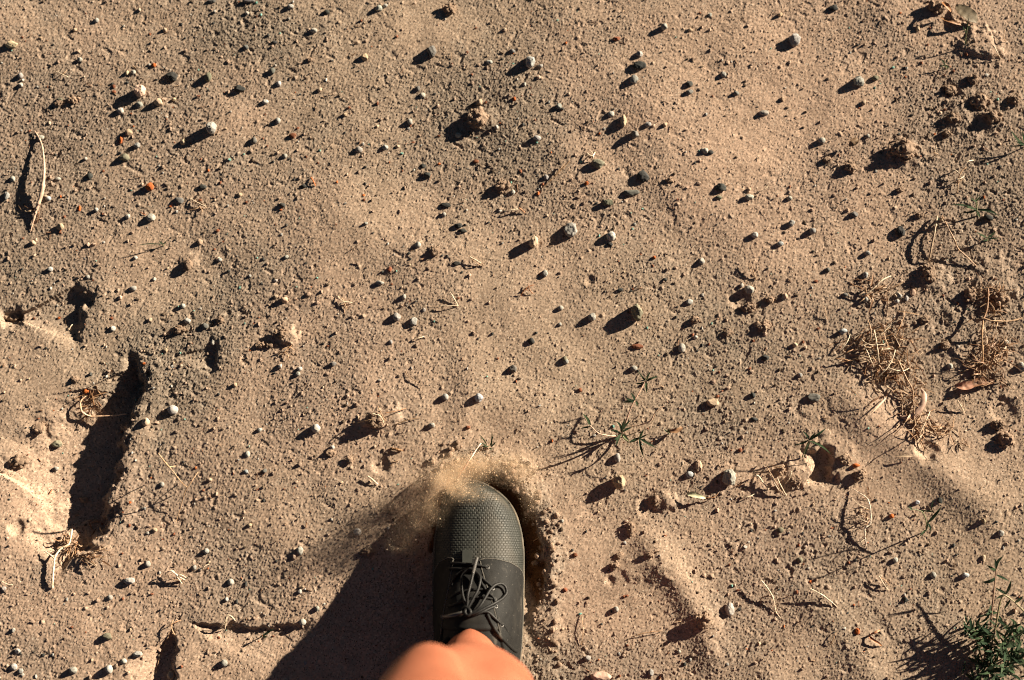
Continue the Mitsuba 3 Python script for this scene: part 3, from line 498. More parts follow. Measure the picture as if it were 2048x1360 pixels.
simple_straw('pale straight needle leaning over the toe of the shoe', [([(962, 886, 24), (940, 918, 30), (915, 957, 34)], [.7, 1.0, .8], (0.78, 0.55, 0.42))], 'dry_needle', 'straw')
simple_straw('bright orange needle at upper left', [([(622, 355, 1), (627, 363, 3), (631, 372, 1)], [.7, .6], (0.5, 0.15, 0.04))], 'orange_needle', 'needle')
simple_straw('tuft of four splayed straws left of the foot shadow', [([(330, 1150, 2), (342, 1142, 9), (356, 1152, 6), (370, 1160, 2)], [.6, .9, .6], PALE), ([(338, 1158, 2), (352, 1160, 5), (368, 1160, 1)], [.7, .5], SC), ([(345, 1141, 6), (352, 1150, 6), (364, 1168, 2)], [.7, .5], PALE), ([(352, 1158, 3), (360, 1150, 7), (372, 1156, 2)], [.6, .5], PALE)])
simple_straw('v of two straws over the horizontal crack at bottom left', [([(440, 1256, 3), (450, 1242, 9), (455, 1229, 11)], [.6, .5], PALE), ([(450, 1258, 2), (452, 1244, 8), (457, 1230, 11), (470, 1241, 4)], [.7, .5], PALE)])
simple_straw('looped thread of straw at the top of the short trench', [([(346, 1240, 4), (343, 1254, 6), (350, 1270, 5), (344, 1266, 2)], [.6, .4], SC), ([(340, 1262, 2), (330, 1290, 3), (318, 1320, 1), (312, 1345, 1)], [.5, .4], SC), ([(334, 1256, 4), (348, 1246, 6), (362, 1240, 2)], [.5, .4], (0.4, 0.22, 0.12))])
simple_straw('thin straw arch at lower left casting a forked curved shadow', [([(352, 932, 14), (338, 934, 32), (338, 934, 34), (356, 956, 30), (374, 974, 6)], [.5, .6, .5], SC), ([(396, 944, 8), (384, 962, 16), (372, 980, 14), (362, 1012, 6), (352, 1044, 1)], [.5, .4], SC), ([(338, 934, 33), (325, 918, 46), (316, 906, 50)], [1.2, .6], SC)])
simple_straw('bunch of pale roots beside the dark hollow', [([(1504, 956, 2), (1514, 951, 8), (1526, 965, 5), (1537, 979, 1)], [.8, .9, .6], PALE), ([(1539, 948, 6), (1548, 965, 8), (1562, 988, 2)], [.9, .7], PALE), ([(1554, 955, 8), (1562, 972, 7), (1572, 990, 2)], [.8, .6], PALE), ([(1534, 935, 5), (1548, 958, 9), (1566, 990, 2)], [.7, .5], SC), ([(1583, 942, 7), (1578, 958, 6), (1570, 968, 3)], [.8, .5], PALE), ([(1484, 996, 1), (1496, 994, 4), (1508, 988, 1)], [.7, .4], PALE), ([(1544, 930, 3), (1556, 935, 7), (1570, 930, 4)], [.5, .4], SC)], 'dry_root', 'root')
simple_straw('long bent straw at lower right of the shoe', [([(1522, 1160, 8), (1536, 1178, 8), (1546, 1196, 5), (1552, 1224, 1), (1561, 1236, 0)], [.6, .9, .7, .4], PALE), ([(1520, 1200, 2), (1534, 1192, 5), (1548, 1196, 4)], [.6, .4], SC)])
simple_straw('thin slanted straw at lower right, right of the long bent straw', [([(1620, 1177, 9), (1644, 1190, 6), (1674, 1214, 1)], [.5, .9, .5], PALE)])
simple_straw('forked small straw above the dark stone at lower right', [([(1758, 1152, 6), (1766, 1166, 5), (1776, 1180, 1)], [.7, .5], PALE), ([(1762, 1156, 5), (1772, 1162, 4), (1778, 1170, 1)], [.6, .4], (0.45, 0.26, 0.14))])
simple_straw('short straw lying near the bottom edge right of centre', [([(1660, 1290, 1), (1668, 1276, 3), (1672, 1264, 2)], [.6, .4], SC)])
simple_straw('crossing straw bits above the round olive stone', [([(1174, 306, 2), (1184, 312, 6), (1190, 304, 3)], [.8, .6], PALE), ([(1184, 320, 2), (1186, 310, 6), (1180, 302, 3)], [.8, .5], PALE)])
simple_straw('dark slender root running below the round olive stone', [([(1139, 322, 6), (1120, 342, 4), (1104, 358, 3), (1085, 376, 1)], [.7, .8, .5], (0.3, 0.19, 0.11)), ([(1108, 352, 3), (1122, 336, 5), (1130, 326, 4)], [.5, .4], SC)], 'dry_root', 'root')
simple_straw('upright straight stick at right under the star-leaved plant', [([(1874, 432, 3), (1868, 470, 9), (1862, 500, 8), (1856, 525, 1)], [1.0, 1.3, 1.0], (0.45, 0.33, 0.22))], 'thin_stick', 'stick')
simple_straw('bent long thin stick slanting at right under the star-leaved plant', [([(1884, 432, 2), (1896, 455, 9), (1909, 480, 11), (1914, 494, 9), (1935, 515, 5), (1953, 533, 1)], [.8, 1.0, .7], (0.42, 0.26, 0.15))], 'thin_stick', 'stick')
simple_straw('curled straws right of the largest clod', [([(1926, 330, 8), (1934, 324, 11), (1946, 321, 6)], [.9, .6], PALE), ([(1915, 365, 3), (1920, 348, 9), (1932, 335, 10)], [.8, .7], SC), ([(1902, 362, 2), (1918, 358, 7), (1928, 352, 2)], [.7, .5], PALE), ([(1914, 386, 1), (1916, 370, 5), (1926, 358, 5)], [.6, .4], SC), ([(1920, 350, 5), (1908, 340, 7), (1900, 342, 3)], [.7, .5], PALE)])
simple_straw('little upright straw just right of the largest clod', [([(1872, 290, 8), (1870, 304, 5), (1864, 318, 1)], [.7, .5], PALE), ([(1862, 306, 4), (1870, 306, 6), (1878, 310, 2)], [.5, .4], SC)])
simple_straw('narrow straw v near the top right corner', [([(1988, 92, 6), (1994, 104, 5), (2002, 118, 1)], [.6, .5], PALE), ([(1985, 115, 1), (1990, 108, 4), (1996, 112, 1)], [.5, .4], SC), ([(2010, 60, 6), (2008, 76, 5), (2012, 84, 1)], [.6, .5], SC)])
simple_straw('tangled red-brown rootlets at centre right', [([(1046, 584, 1), (1056, 574, 4), (1068, 570, 2)], [.7, .5], (0.3, 0.12, 0.05)), ([(1042, 592, 1), (1050, 580, 5), (1062, 582, 2)], [.6, .4], (0.3, 0.12, 0.05)), ([(1056, 568, 3), (1060, 580, 4), (1066, 588, 1)], [.6, .4], (0.34, 0.15, 0.07))], 'rootlet', 'root')
simple_straw('twisted straw roots under the tan clod at left', [([(556, 708, 1), (566, 698, 5), (578, 694, 4), (588, 700, 1)], [.6, .5], SC), ([(562, 712, 1), (572, 702, 5), (584, 690, 3)], [.5, .4], (0.45, 0.27, 0.15)), ([(570, 704, 2), (576, 712, 3), (574, 720, 1)], [.5, .4], SC)])
simple_straw('thin straws draped over the clod bound with roots', [([(715, 846, 6), (730, 842, 12), (745, 838, 13)], [.6, .5], SC), ([(745, 828, 12), (760, 832, 12), (768, 850, 4)], [.6, .5], PALE), ([(770, 826, 6), (792, 822, 5), (812, 816, 1)], [.6, .5], (0.4, 0.22, 0.12)), ([(756, 812, 8), (764, 830, 9), (772, 842, 3)], [.5, .4], SC), ([(790, 850, 1), (815, 840, 3), (840, 836, 1)], [.5, .4], DRK)])
simple_straw('small pale straw beside the knobbly white stone', [([(1040, 418, 2), (1024, 420, 5), (1010, 424, 2)], [.9, .5], PALE), ([(1038, 416, 4), (1044, 420, 3), (1050, 426, 1)], [.9, .6], (0.5, 0.25, 0.12))])
simple_straw('fine straws standing beside the shadow of the right straw tuft', [([(1915, 800, 8), (1922, 812, 5), (1928, 824, 1)], [.6, .4], PALE), ([(1933, 790, 8), (1928, 806, 6), (1926, 822, 1)], [.6, .4], PALE)])
simple_straw('straw splinter in the top left quarter beside the orange bits', [([(112, 143, 1), (124, 148, 4), (136, 154, 2)], [.5, .4], PALE), ([(118, 152, 1), (128, 146, 4), (134, 140, 2)], [.5, .3], SC)])
simple_straw('short straw on the dark hollow at left', [([(138, 660, 1), (142, 652, 3), (146, 648, 2)], [.6, .5], PALE)])
simple_straw('faint thin straw running up from the lower right clod', [([(1262, 1275, 1), (1290, 1266, 4), (1325, 1262, 2)], [.45, .4], (0.4, 0.24, 0.13)), ([(1163, 1230, 1), (1166, 1262, 3), (1162, 1290, 1)], [.4, .35], SC)])
simple_straw('upright straw at right of centre among dark crumbs', [([(1500, 522, 5), (1506, 540, 4), (1513, 560, 1)], [.5, .5], SC), ([(1497, 526, 5), (1502, 544, 4), (1510, 556, 1)], [.4, .4], (0.4, 0.25, 0.14))])
simple_straw('thin straw in the upper right field left of the clod', [([(1536, 372, 4), (1526, 380, 3), (1514, 384, 1)], [.5, .4], PALE)])
simple_straw('short pale straw left of the dry sprig in the rut', [([(4, 1163, 2), (14, 1168, 3), (26, 1170, 1)], [.5, .4], PALE), ([(405, 1140, 1), (410, 1132, 4), (418, 1128, 3)], [.7, .5], PALE)])
simple_straw('straight straw lying near the left edge of the foot shadow', [([(835, 1050, 10), (842, 1040, 14), (847, 1030, 16)], [.5, .5], (0.8, 0.66, 0.5)), ([(855, 1004, 14), (860, 998, 16), (866, 994, 14)], [.5, .5], (0.8, 0.66, 0.5))])

# tiny broken bits of stalk and bark, too small and many to count
g = np.random.default_rng(505); TC = []
sel = np.argwhere((dd > 14*mm) & (dd < 46*mm) & (w_out > .3) & ~inside)
for i_ in sel[g.choice(len(sel), 420)]:
    x, y = gx[i_[1]], gy[i_[0]]; r = (0.5+2.9*g.random()**3.2)*mm; v, f = lump((r, r*g.uniform(.7, 1.3), r*.8), int(g.integers(1e6)), 1, 0.4)
    TC.append((v+[x, y, float(hz(x, y, True)[0])+r*.3], f, np.array((0.30, 0.21, 0.15))*g.uniform(.45, 1.2)))
v, f, c = join(TC); put('thrown_crumbs', v, f, 'stone_paint', c, smooth=False)
labels['thrown_crumbs'] = {'label': 'crumbs of darker soil thrown up round the toe of the shoe', 'category': 'soil', 'kind': 'stuff'}
g = np.random.default_rng(404); LT = []
for _ in range(620):
    x, y = g.uniform(-.66, .66), g.uniform(-.13, .72)
    if g.random() > 0.25+0.75*rough_map(np.array(x), np.array(y)) or in_shoe(np.array([[x, y]]))[0]: continue
    L = g.uniform(2, 11)*mm*g.random()**.4; th = g.uniform(0, 6.283); a = np.array([x, y, 0]); b = a+[L*math.cos(th), L*math.sin(th), 0]
    a[2], b[2] = hz(a[0], a[1], True)[0]+0.4*mm, hz(b[0], b[1], True)[0]+g.uniform(.3, 2.5)*mm
    v, f = strand(g, a, b, g.uniform(0, .8)*mm, g.uniform(.25, .75)*mm, 0.1, 4, 4)
    LT.append((v, f, np.array([(0.14, 0.08, 0.045), (0.26, 0.14, 0.08), (0.40, 0.27, 0.17), (0.36, 0.12, 0.05)][g.choice(4, p=[.42, .28, .22, .08])])))
v, f, c = join(LT); put('plant_litter', v, f, 'straw_paint', c)
labels['plant_litter'] = {'label': 'tiny broken bits of brown stalk strewn over the soil', 'category': 'litter', 'kind': 'stuff'}

# ------------------------------------------------------------------ leaves
def thick_leaf(bend, widths, thick, col, curl=0.0, n=26, m=7):
    ctr = spline(np.asarray(bend, float), n); tan = np.gradient(ctr, axis=0); tan /= np.linalg.norm(tan, axis=1, keepdims=True)
    sv = np.cross(tan, [0, 0, 1.0]); sv /= np.linalg.norm(sv, axis=1, keepdims=True)
    w = PchipInterpolator(np.linspace(0, 1, len(widths)), widths)(np.linspace(0, 1, n))/2
    u = np.linspace(-1, 1, m); top = ctr[:, None]+sv[:, None]*(w[:, None]*u)[..., None]+np.array([0, 0, 1.0])*(curl*w[:, None]*u**2)[..., None]
    top = top+np.array([0, 0, 1.0])*(0.6*mm*(meshkit.noise(top*260, 4)-0.5)*2)[..., None]
    v = np.concatenate([top.reshape(-1, 3), (top-[0, 0, thick]).reshape(-1, 3)]); i = np.arange(n*m).reshape(n, m)
    qf = lambda i: np.concatenate([np.stack([i[:-1, :-1], i[1:, :-1], i[1:, 1:]], -1).reshape(-1, 3), np.stack([i[:-1, :-1], i[1:, 1:], i[:-1, 1:]], -1).reshape(-1, 3)])
    f = np.vstack([qf(i), qf(i)[:, ::-1]+n*m]); vein = 1-0.22*np.exp(-(u/0.15)**2)
    c = np.asarray(col)*(0.8+0.4*meshkit.fbm(v*250, 3, 4)[:, None])*np.tile(np.tile(vein, n), 2)[:, None]
    return v, f, c
def leaf_thing(name, label, cat, meshes): return straw_thing(name, label, cat, [(None, meshes, 0)])
S = lambda a, b, c: spot(a, b, c*mm)
leaf_thing('dry_leaf', 'curled pink dry leaf bent like a sickle beside the straw', 'leaf', [thick_leaf([S(1800, 831, 2), S(1818, 836, 4), S(1836, 822, 8), S(1848, 803, 9), S(1849, 787, 6), S(1842, 778, 3)], np.array([2, 6.5, 7.5, 7.5, 6, 2])*mm, .5*mm, (0.47, 0.31, 0.235), -.35)])
leaf_thing('dry_leaf', 'brown and pink dry leaf lying flat under the L shaped straw stalk', 'leaf', [thick_leaf([S(1910, 770, 2), S(1925, 772, 5), S(1945, 768, 5)], np.array([3, 10, 8])*mm, .4*mm, (0.40, 0.21, 0.14), .5), thick_leaf([S(1945, 768, 5), S(1968, 762, 4), S(1993, 762, 2)], np.array([8, 10, 2])*mm, .4*mm, (0.20, 0.10, 0.055), .5)])
leaf_thing('pale_leaf', 'torn pale green leaf scrap below the grey slab stones', 'leaf', [thick_leaf([S(1374, 988, 7), S(1388, 989, 8), S(1400, 993, 7), S(1412, 996, 3)], np.array([2, 6.5, 4.5, 1.2])*mm, .4*mm, (0.50, 0.50, 0.33), .4), stalk([(1410, 996, 3), (1425, 995, 4), (1436, 987, 2)], [.7, .5], (0.25, 0.12, 0.05))])
leaf_thing('dry_leaf', 'broad olive brown leaf lying near the top right corner', 'leaf', [thick_leaf([S(1912, 10, 3), S(1926, 20, 6), S(1940, 30, 7), S(1954, 44, 4)], np.array([3, 15, 16, 3])*mm, .7*mm, (0.19, 0.15, 0.095), .1)])
leaf_thing('dry_leaf', 'small brown curled leaf left of the largest clod', 'leaf', [thick_leaf([S(1698, 292, 6), S(1708, 284, 9), S(1716, 278, 8)], np.array([3, 9, 3])*mm, .5*mm, (0.22, 0.14, 0.08), .6)])
leaf_thing('dry_leaf', 'thin red-brown curled leaf near the bottom right', 'leaf', [thick_leaf([S(1738, 1272, 3), S(1746, 1280, 5), S(1756, 1286, 4), S(1764, 1292, 1)], np.array([2, 3.5, 3, 1])*mm, .4*mm, (0.34, 0.14, 0.06), .4), thick_leaf([S(1742, 1268, 4), S(1752, 1264, 7), S(1760, 1260, 3)], np.array([1.5, 2.5, 1])*mm, .4*mm, (0.42, 0.2, 0.1), .4)])
leaf_thing('dry_leaf', 'curled brown leaf bit beside the tiny green sprout', 'leaf', [thick_leaf([S(1336, 860, 5), S(1350, 862, 8), S(1364, 854, 7)], np.array([2, 5, 3])*mm, .5*mm, (0.3, 0.17, 0.09), .5)])
leaf_thing('bark_flake', 'rust brown bark flakes standing near the top right corner', 'bark', [thick_leaf([S(1884, 4, 6), S(1894, 12, 14), S(1902, 22, 8)], np.array([3, 6, 3])*mm, .8*mm, (0.34, 0.16, 0.07), .5), thick_leaf([S(1882, 34, 3), S(1900, 42, 8), S(1926, 50, 3)], np.array([2, 4, 2])*mm, .8*mm, (0.30, 0.15, 0.07), .3)])

# ------------------------------------------------------------------ green plants
GR = [(0.050, 0.078, 0.042), (0.064, 0.092, 0.055), (0.038, 0.062, 0.038)]
def plant(name, label, stems, leaves, cat='weed', group=None):
    """stems: (points, radii, colour); leaves: (root px,py,h, tip px,py,h, width mm)"""
    key = key_for(name); labels[key] = {'label': label, 'category': cat, **({'group': group} if group else {})}
    for i, (p, r, c) in enumerate(stems):
        v, f, c = stalk(p, r, c); put(f'{key}__stem'+(f'_{i:03d}' if i else ''), v, f, 'straw_paint', c)
    for i, (a, b, h, a2, b2, h2, w) in enumerate(leaves):
        g = np.random.default_rng(int(a*7+b*3+a2)); root, tip = S(a, b, h), S(a2, b2, h2)
        L = np.linalg.norm(tip-root); v, f, c = blade(root, tip, w*mm, g.uniform(.04, .14)*L, g.uniform(.15, .5), 9, np.array(GR[g.integers(3)])*g.uniform(.8, 1.35), None, g.normal(0, .05)*L)
        put(f'{key}__leaf'+(f'_{i:03d}' if i else ''), v, f, 'leaf_paint', c)
PINK = (0.50, 0.33, 0.24); GST = (0.22, 0.24, 0.12)
plant('creeping_weed', 'green runner plant with narrow leaves in front of the shoe', [
    ([(1243, 868, 2), (1252, 842, 16), (1262, 815, 24), (1278, 785, 26), (1292, 760, 26)], [1.0, .9, .7], PINK), ([(1241, 868, 3), (1222, 872, 18), (1200, 868, 26), (1182, 853, 30), (1170, 836, 32)], [.9, .9, .6], PINK),
    ([(1244, 870, 3), (1262, 884, 14), (1279, 876, 22)], [.9, .6], GST), ([(1262, 852, 6), (1300, 842, 14), (1311, 824, 20), (1328, 812, 22)], [.7, .8, .5], (0.6, 0.42, 0.3)), ([(1311, 824, 20), (1308, 836, 14), (1302, 848, 6)], [.7, .4], PALE)],
    [(1291, 763, 26, 1315, 753, 28, 2.6), (1292, 763, 26, 1294, 787, 20, 2.8), (1291, 762, 26, 1280, 748, 34, 2.2), (1290, 764, 25, 1270, 766, 22, 2), (1293, 760, 26, 1303, 742, 36, 2.2), (1270, 803, 25, 1246, 805, 24, 3.2), (1271, 802, 25, 1262, 785, 34, 2.6), (1272, 803, 25, 1276, 812, 18, 2.8), (1270, 803, 25, 1250, 795, 28, 2.4),
     (1181, 853, 30, 1165, 827, 34, 3.4), (1180, 853, 30, 1160, 858, 24, 2), (1243, 864, 8, 1231, 842, 26, 2.6), (1242, 866, 8, 1233, 892, 12, 3.2), (1245, 864, 8, 1264, 855, 20, 2.6), (1246, 868, 8, 1258, 882, 12, 2.6), (1244, 862, 10, 1250, 838, 28, 3), (1240, 866, 8, 1222, 860, 18, 2.4), (1245, 860, 8, 1262, 840, 22, 2.6), (1240, 868, 6, 1228, 880, 14, 2.4),
     (1279, 876, 22, 1288, 858, 32, 2.6), (1279, 877, 22, 1312, 896, 22, 2.8), (1279, 877, 22, 1288, 916, 14, 2.6), (1278, 876, 22, 1256, 886, 24, 2.4), (1280, 876, 22, 1296, 868, 28, 2)])
plant('star_weed', 'five leaved green seedling leaning over the dark hollow', [([(1604, 915, 1), (1612, 895, 12), (1618, 881, 20)], [.8, .7], GST)], [(1618, 880, 20, 1652, 856, 24, 3.0), (1617, 880, 20, 1588, 890, 12, 2.2), (1619, 884, 19, 1608, 916, 14, 2.2), (1620, 882, 20, 1662, 908, 12, 2.4), (1618, 879, 20, 1605, 862, 26, 2.4), (1620, 880, 20, 1632, 866, 24, 2.6)])
plant('tiny_sprout', 'tiny green sprout right of the runner plant', [([(1338, 868, 0), (1335, 864, 4)], [.6, .5], GST)], [(1335, 864, 4, 1348, 865, 5, 2.2), (1335, 864, 4, 1328, 858, 6, 1.6), (1335, 864, 4, 1338, 856, 8, 1.6)])
plant('tall_grass_shoot', 'upright green grass shoot at lower right casting a long thin shadow', [([(1852, 1062, 1), (1853, 1052, 22), (1855, 1044, 42)], [.7, .6], GST), ([(1853, 1052, 22), (1842, 1022, 30), (1824, 1019, 34)], [.7, .5], GST)],
    [(1855, 1046, 40, 1883, 1013, 50, 3.4), (1855, 1046, 40, 1862, 1066, 34, 2.4), (1842, 1021, 30, 1868, 1024, 40, 1.8), (1824, 1019, 34, 1816, 1014, 38, 2.4), (1855, 1046, 40, 1844, 1070, 22, 1.8), (1862, 1022, 40, 1867, 1000, 44, 1.6), (1850, 1060, 6, 1838, 1074, 8, 1.8)])
g5 = np.random.default_rng(77); lv = []
for cx, cy, n, sx, sy, hh in ((1960, 1265, 40, 24, 26, 26), (1985, 1300, 56, 34, 34, 26), (2020, 1275, 40, 30, 28, 32), (2030, 1330, 46, 30, 30, 24), (1975, 1335, 36, 30, 22, 18)):
    for _ in range(n):
        a, b = cx+g5.normal(0, sx*.6), cy+g5.normal(0, sy*.6); th = g5.uniform(0, 6.283); l = g5.uniform(14, 34)
        lv.append((a, b, g5.uniform(5, hh), a+l*math.cos(th), b+l*math.sin(th), g5.uniform(6, hh+8), g5.uniform(2.0, 3.8)))
plant('leafy_weed', 'dense dark green weed filling the bottom right corner', [([(1965, 1330, 0), (1979, 1262, 14), (1986, 1200, 22), (1991, 1150, 26), (1993, 1125, 28)], [1.2, 1.1, .8], (0.30, 0.19, 0.13)), ([(1975, 1320, 0), (1990, 1260, 22), (2008, 1190, 34), (2030, 1205, 30), (2060, 1240, 20)], [1.1, 1.0, .8], (0.3, 0.26, 0.14)), ([(1980, 1330, 0), (2012, 1290, 22), (2052, 1260, 34)], [1.1, .8], GST), ([(1970, 1330, 0), (1955, 1290, 14), (1948, 1255, 22)], [1, .8], GST), ([(1985, 1340, 0), (2020, 1335, 18), (2055, 1325, 24)], [1, .8], GST)],
    lv+[(1991, 1140, 28, 1974, 1130, 34, 3.2), (1992, 1138, 28, 2007, 1112, 42, 3.6), (1992, 1135, 29, 1990, 1116, 44, 3), (1990, 1156, 26, 1962, 1164, 22, 3.6), (1993, 1150, 26, 2018, 1162, 20, 2.6), (2012, 1188, 34, 1990, 1175, 36, 3), (2012, 1188, 34, 2022, 1160, 44, 3.4), (2010, 1190, 34, 1992, 1198, 26, 2.8), (2030, 1205, 30, 2046, 1192, 38, 3.4), (2020, 1200, 30, 2008, 1220, 22, 2.8), (1985, 1222, 20, 1960, 1232, 26, 3), (1960, 1236, 24, 1954, 1258, 12, 3), (1998, 1232, 22, 2002, 1252, 16, 3)])
plant('star_weed', 'green star-leaved plant beside a charcoal stone near the right edge', [([(1955, 432, 0), (1953, 415, 12), (1953, 396, 22)], [.8, .6], GST)], [(1953, 420, 12, 1902, 409, 16, 3), (1953, 420, 12, 1925, 425, 6, 2.6), (1955, 420, 12, 1998, 432, 12, 3.2), (1956, 418, 12, 1985, 424, 18, 2.4), (1953, 404, 20, 1941, 396, 26, 1.8), (1953, 402, 20, 1962, 392, 26, 1.8), (1953, 398, 22, 1955, 386, 30, 1.6), (1954, 422, 10, 1960, 436, 8, 2.8), (1952, 420, 10, 1930, 415, 10, 2)])
plant('grass_blades', 'three green grass blades cut by the right edge near the top', [([(2052, 292, 0), (2050, 290, 6)], [.7, .6], GST)], [(2050, 290, 6, 2022, 260, 16, 3), (2050, 290, 6, 2010, 292, 10, 2), (2050, 288, 6, 2044, 262, 20, 3), (2050, 290, 6, 2030, 282, 14, 2.4)])
plant('grass_blades', 'thin upright green grass in the shade near the top right corner', [([(1931, 88, 0), (1932, 72, 12), (1935, 55, 20)], [.6, .5], GST)], [(1932, 66, 14, 1938, 34, 26, 1.8), (1932, 66, 12, 1926, 52, 20, 1.6), (1931, 80, 6, 1930, 90, 3, 1.8), (1933, 60, 16, 1944, 48, 22, 1.6)])
plant('tiny_sprout', 'tiny green sprout above the clods at the right', [([(1892, 138, 0), (1890, 128, 6)], [.6, .5], GST)], [(1890, 128, 6, 1882, 118, 10, 2), (1890, 130, 5, 1898, 136, 5, 2.4), (1891, 126, 6, 1896, 116, 10, 1.6), (1890, 130, 4, 1880, 134, 5, 1.8)])
plant('grass_blades', 'small green grass fan below the star-leaved plant', [([(1975, 482, 0), (1974, 476, 5)], [.6, .5], GST)], [(1974, 476, 5, 1952, 464, 12, 2.2), (1975, 476, 5, 1992, 462, 14, 2.6), (1975, 478, 5, 1966, 482, 8, 1.8), (1976, 477, 5, 1998, 476, 8, 1.8)])
plant('grass_blades', 'thin green grass tuft rising behind the toe of the shoe', [([(976, 898, 0), (978, 890, 4)], [.6, .5], GST)], [(983, 892, 4, 984, 862, 14, 1.6), (980, 892, 4, 988, 868, 12, 1.4), (974, 890, 4, 958, 868, 12, 1.4), (976, 894, 4, 962, 884, 8, 1.6), (982, 894, 4, 992, 884, 8, 1.6), (978, 896, 4, 986, 898, 5, 1.8), (972, 894, 4, 960, 894, 5, 1.4)])
plant('grass_blades', 'single green blade at the left rim of the foot shadow', [([(520, 1275, 1), (528, 1270, 8)], [.6, .5], GST)], [(525, 1272, 6, 548, 1257, 14, 2.6), (526, 1272, 6, 536, 1274, 8, 1.8)])
plant('grass_blades', 'short green tuft above the bluish pebble at upper middle', [([(1290, 760, 0), (1292, 756, 2)], [.5, .5], GST)], [(1284, 752, 3, 1276, 742, 6, 1.4)])
plant('grass_blades', 'faint olive shoots by the tan clod at left', [([(327, 492, 0), (326, 488, 3)], [.6, .5], GST)], [(326, 488, 3, 318, 482, 6, 1.8), (326, 488, 3, 334, 480, 8, 1.8), (326, 489, 3, 274, 491, 10, 1.4)])

# ------------------------------------------------------------------ the person: legs, and the shoe that kicks the sand
def loft(rings, segs=48, sub=6):
    R_ = np.asarray(rings, float); zz = np.linspace(0, 1, (len(R_)-1)*sub+1)
    Q = PchipInterpolator(np.linspace(0, 1, len(R_)), R_, axis=0)(zz)
    th = np.arange(segs)*2*np.pi/segs
    v = np.stack([Q[:, 1, None]+Q[:, 3, None]*np.cos(th), Q[:, 2, None]+Q[:, 4, None]*np.sin(th), np.repeat(Q[:, :1], segs, 1)], -1)
    m = len(Q); i = np.arange(m*segs).reshape(m, segs); j = np.roll(i, -1, 1)
    f = np.concatenate([np.stack([i[:-1], j[:-1], j[1:]], -1).reshape(-1, 3), np.stack([i[:-1], j[1:], i[1:]], -1).reshape(-1, 3)])
    v = np.vstack([v.reshape(-1, 3), [Q[0, 1], Q[0, 2], Q[0, 0]], [Q[-1, 1], Q[-1, 2], Q[-1, 0]]])
    f = np.vstack([f, np.stack([np.full(segs, m*segs), j[0], i[0]], -1), np.stack([np.full(segs, m*segs+1), i[-1], j[-1]], -1)])
    return v, f
#            z      x       y      half x  half y
LEG = [[.030, -.042, -.120, .030, .050], [.085, -.044, -.110, .034, .047], [.120, -.045, -.104, .033, .0415], [.20, -.044, -.114, .037, .045], [.30, -.036, -.120, .056, .056], [.37, -.038, -.120, .059, .059], [.43, -.050, -.116, .054, .053],
       [.475, -.0625, -.1105, .042, .0515], [.505, -.064, -.1115, .0435, .052], [.545, -.064, -.124, .052, .056], [.62, -.067, -.150, .064, .066], [.74, -.076, -.200, .077, .078], [.86, -.084, -.245, .086, .088], [.93, -.09, -.27, .088, .09]]
import manifold3d as m3
def to_man(v, f): return m3.Manifold(m3.Mesh(np.asarray(v, np.float32), np.asarray(f, np.uint32)))
def bone(a, b, ra, rb):
    A = m3.Manifold.sphere(ra, 32).translate(a); B = m3.Manifold.sphere(rb, 32).translate(b)
    return m3.Manifold.batch_hull([A, B])
front = to_man(*loft(LEG))
if front.volume() < 0: v_, f_ = loft(LEG); front = to_man(v_, f_[:, ::-1])
rear = bone((-.26, -.74, .10), (-.25, -.60, .46), .042, .060)+bone((-.25, -.60, .46), (-.22, -.33, .88), .060, .095)+bone((-.26, -.74, .10), (-.262, -.66, .04), .042, .034)
hips = bone((-.09, -.28, .92), (-.22, -.32, .92), .10, .10)+bone((-.155, -.30, .93), (-.155, -.31, 1.02), .125, .12)
body = front+rear+hips
bm = body.to_mesh(); bt = trimesh.Trimesh(bm.vert_properties[:, :3], bm.tri_verts, process=True)
bt = bt.subdivide_to_size(0.022, max_iter=6) if hasattr(bt, 'subdivide_to_size') else bt
trimesh.smoothing.filter_taubin(bt, iterations=8)
bv = np.array(bt.vertices)
# kneecap, the hollow beside it, the shin edge and the ankle tendon
def bump(c, r, d, amt):
    w = np.exp(-(np.linalg.norm((bv-np.array(c))/np.array(r), axis=1))**2)
    return w[:, None]*np.array(d)*amt
bv = bv+bump((-.070, -.055, .49), (.026, .02, .028), (0, 1, .2), 4.5*mm)+bump((-.024, -.064, .47), (.016, .03, .06), (-.5, -1, 0), 13*mm)+bump((.004, -.10, .40), (.02, .03, .05), (1, .5, 0), 7*mm)+bump((-.045, -.066, .11), (.008, .02, .03), (0, 1, 0), 2.5*mm)
scene['person__body'] = mikit.ply(trimesh.Trimesh(bv, bt.faces, process=False), 'skin', smooth=True)
labels['person'] = {'label': 'person stepping forward with bare leg and black laced shoe kicking up sand', 'category': 'person'}
sh = bone((-.09, -.265, .86), (-.09, -.275, .98), .108, .12)+bone((-.215, -.37, .80), (-.21, -.32, .98), .115, .12)+bone((-.09, -.28, .97), (-.21, -.31, .97), .125, .125)+bone((-.076, -.215, .77), (-.09, -.27, .90), .096, .105)
sm_ = sh.refine_to_length(0.02).to_mesh(); st = trimesh.Trimesh(sm_.vert_properties[:, :3], sm_.tri_verts, process=True); trimesh.smoothing.filter_taubin(st, iterations=10)
scene['person__shorts'] = mikit.ply(trimesh.Trimesh(st.vertices, st.faces, process=False), 'shorts_cloth', smooth=True)
labels['person__shorts'] = {'label': 'dark shorts'}

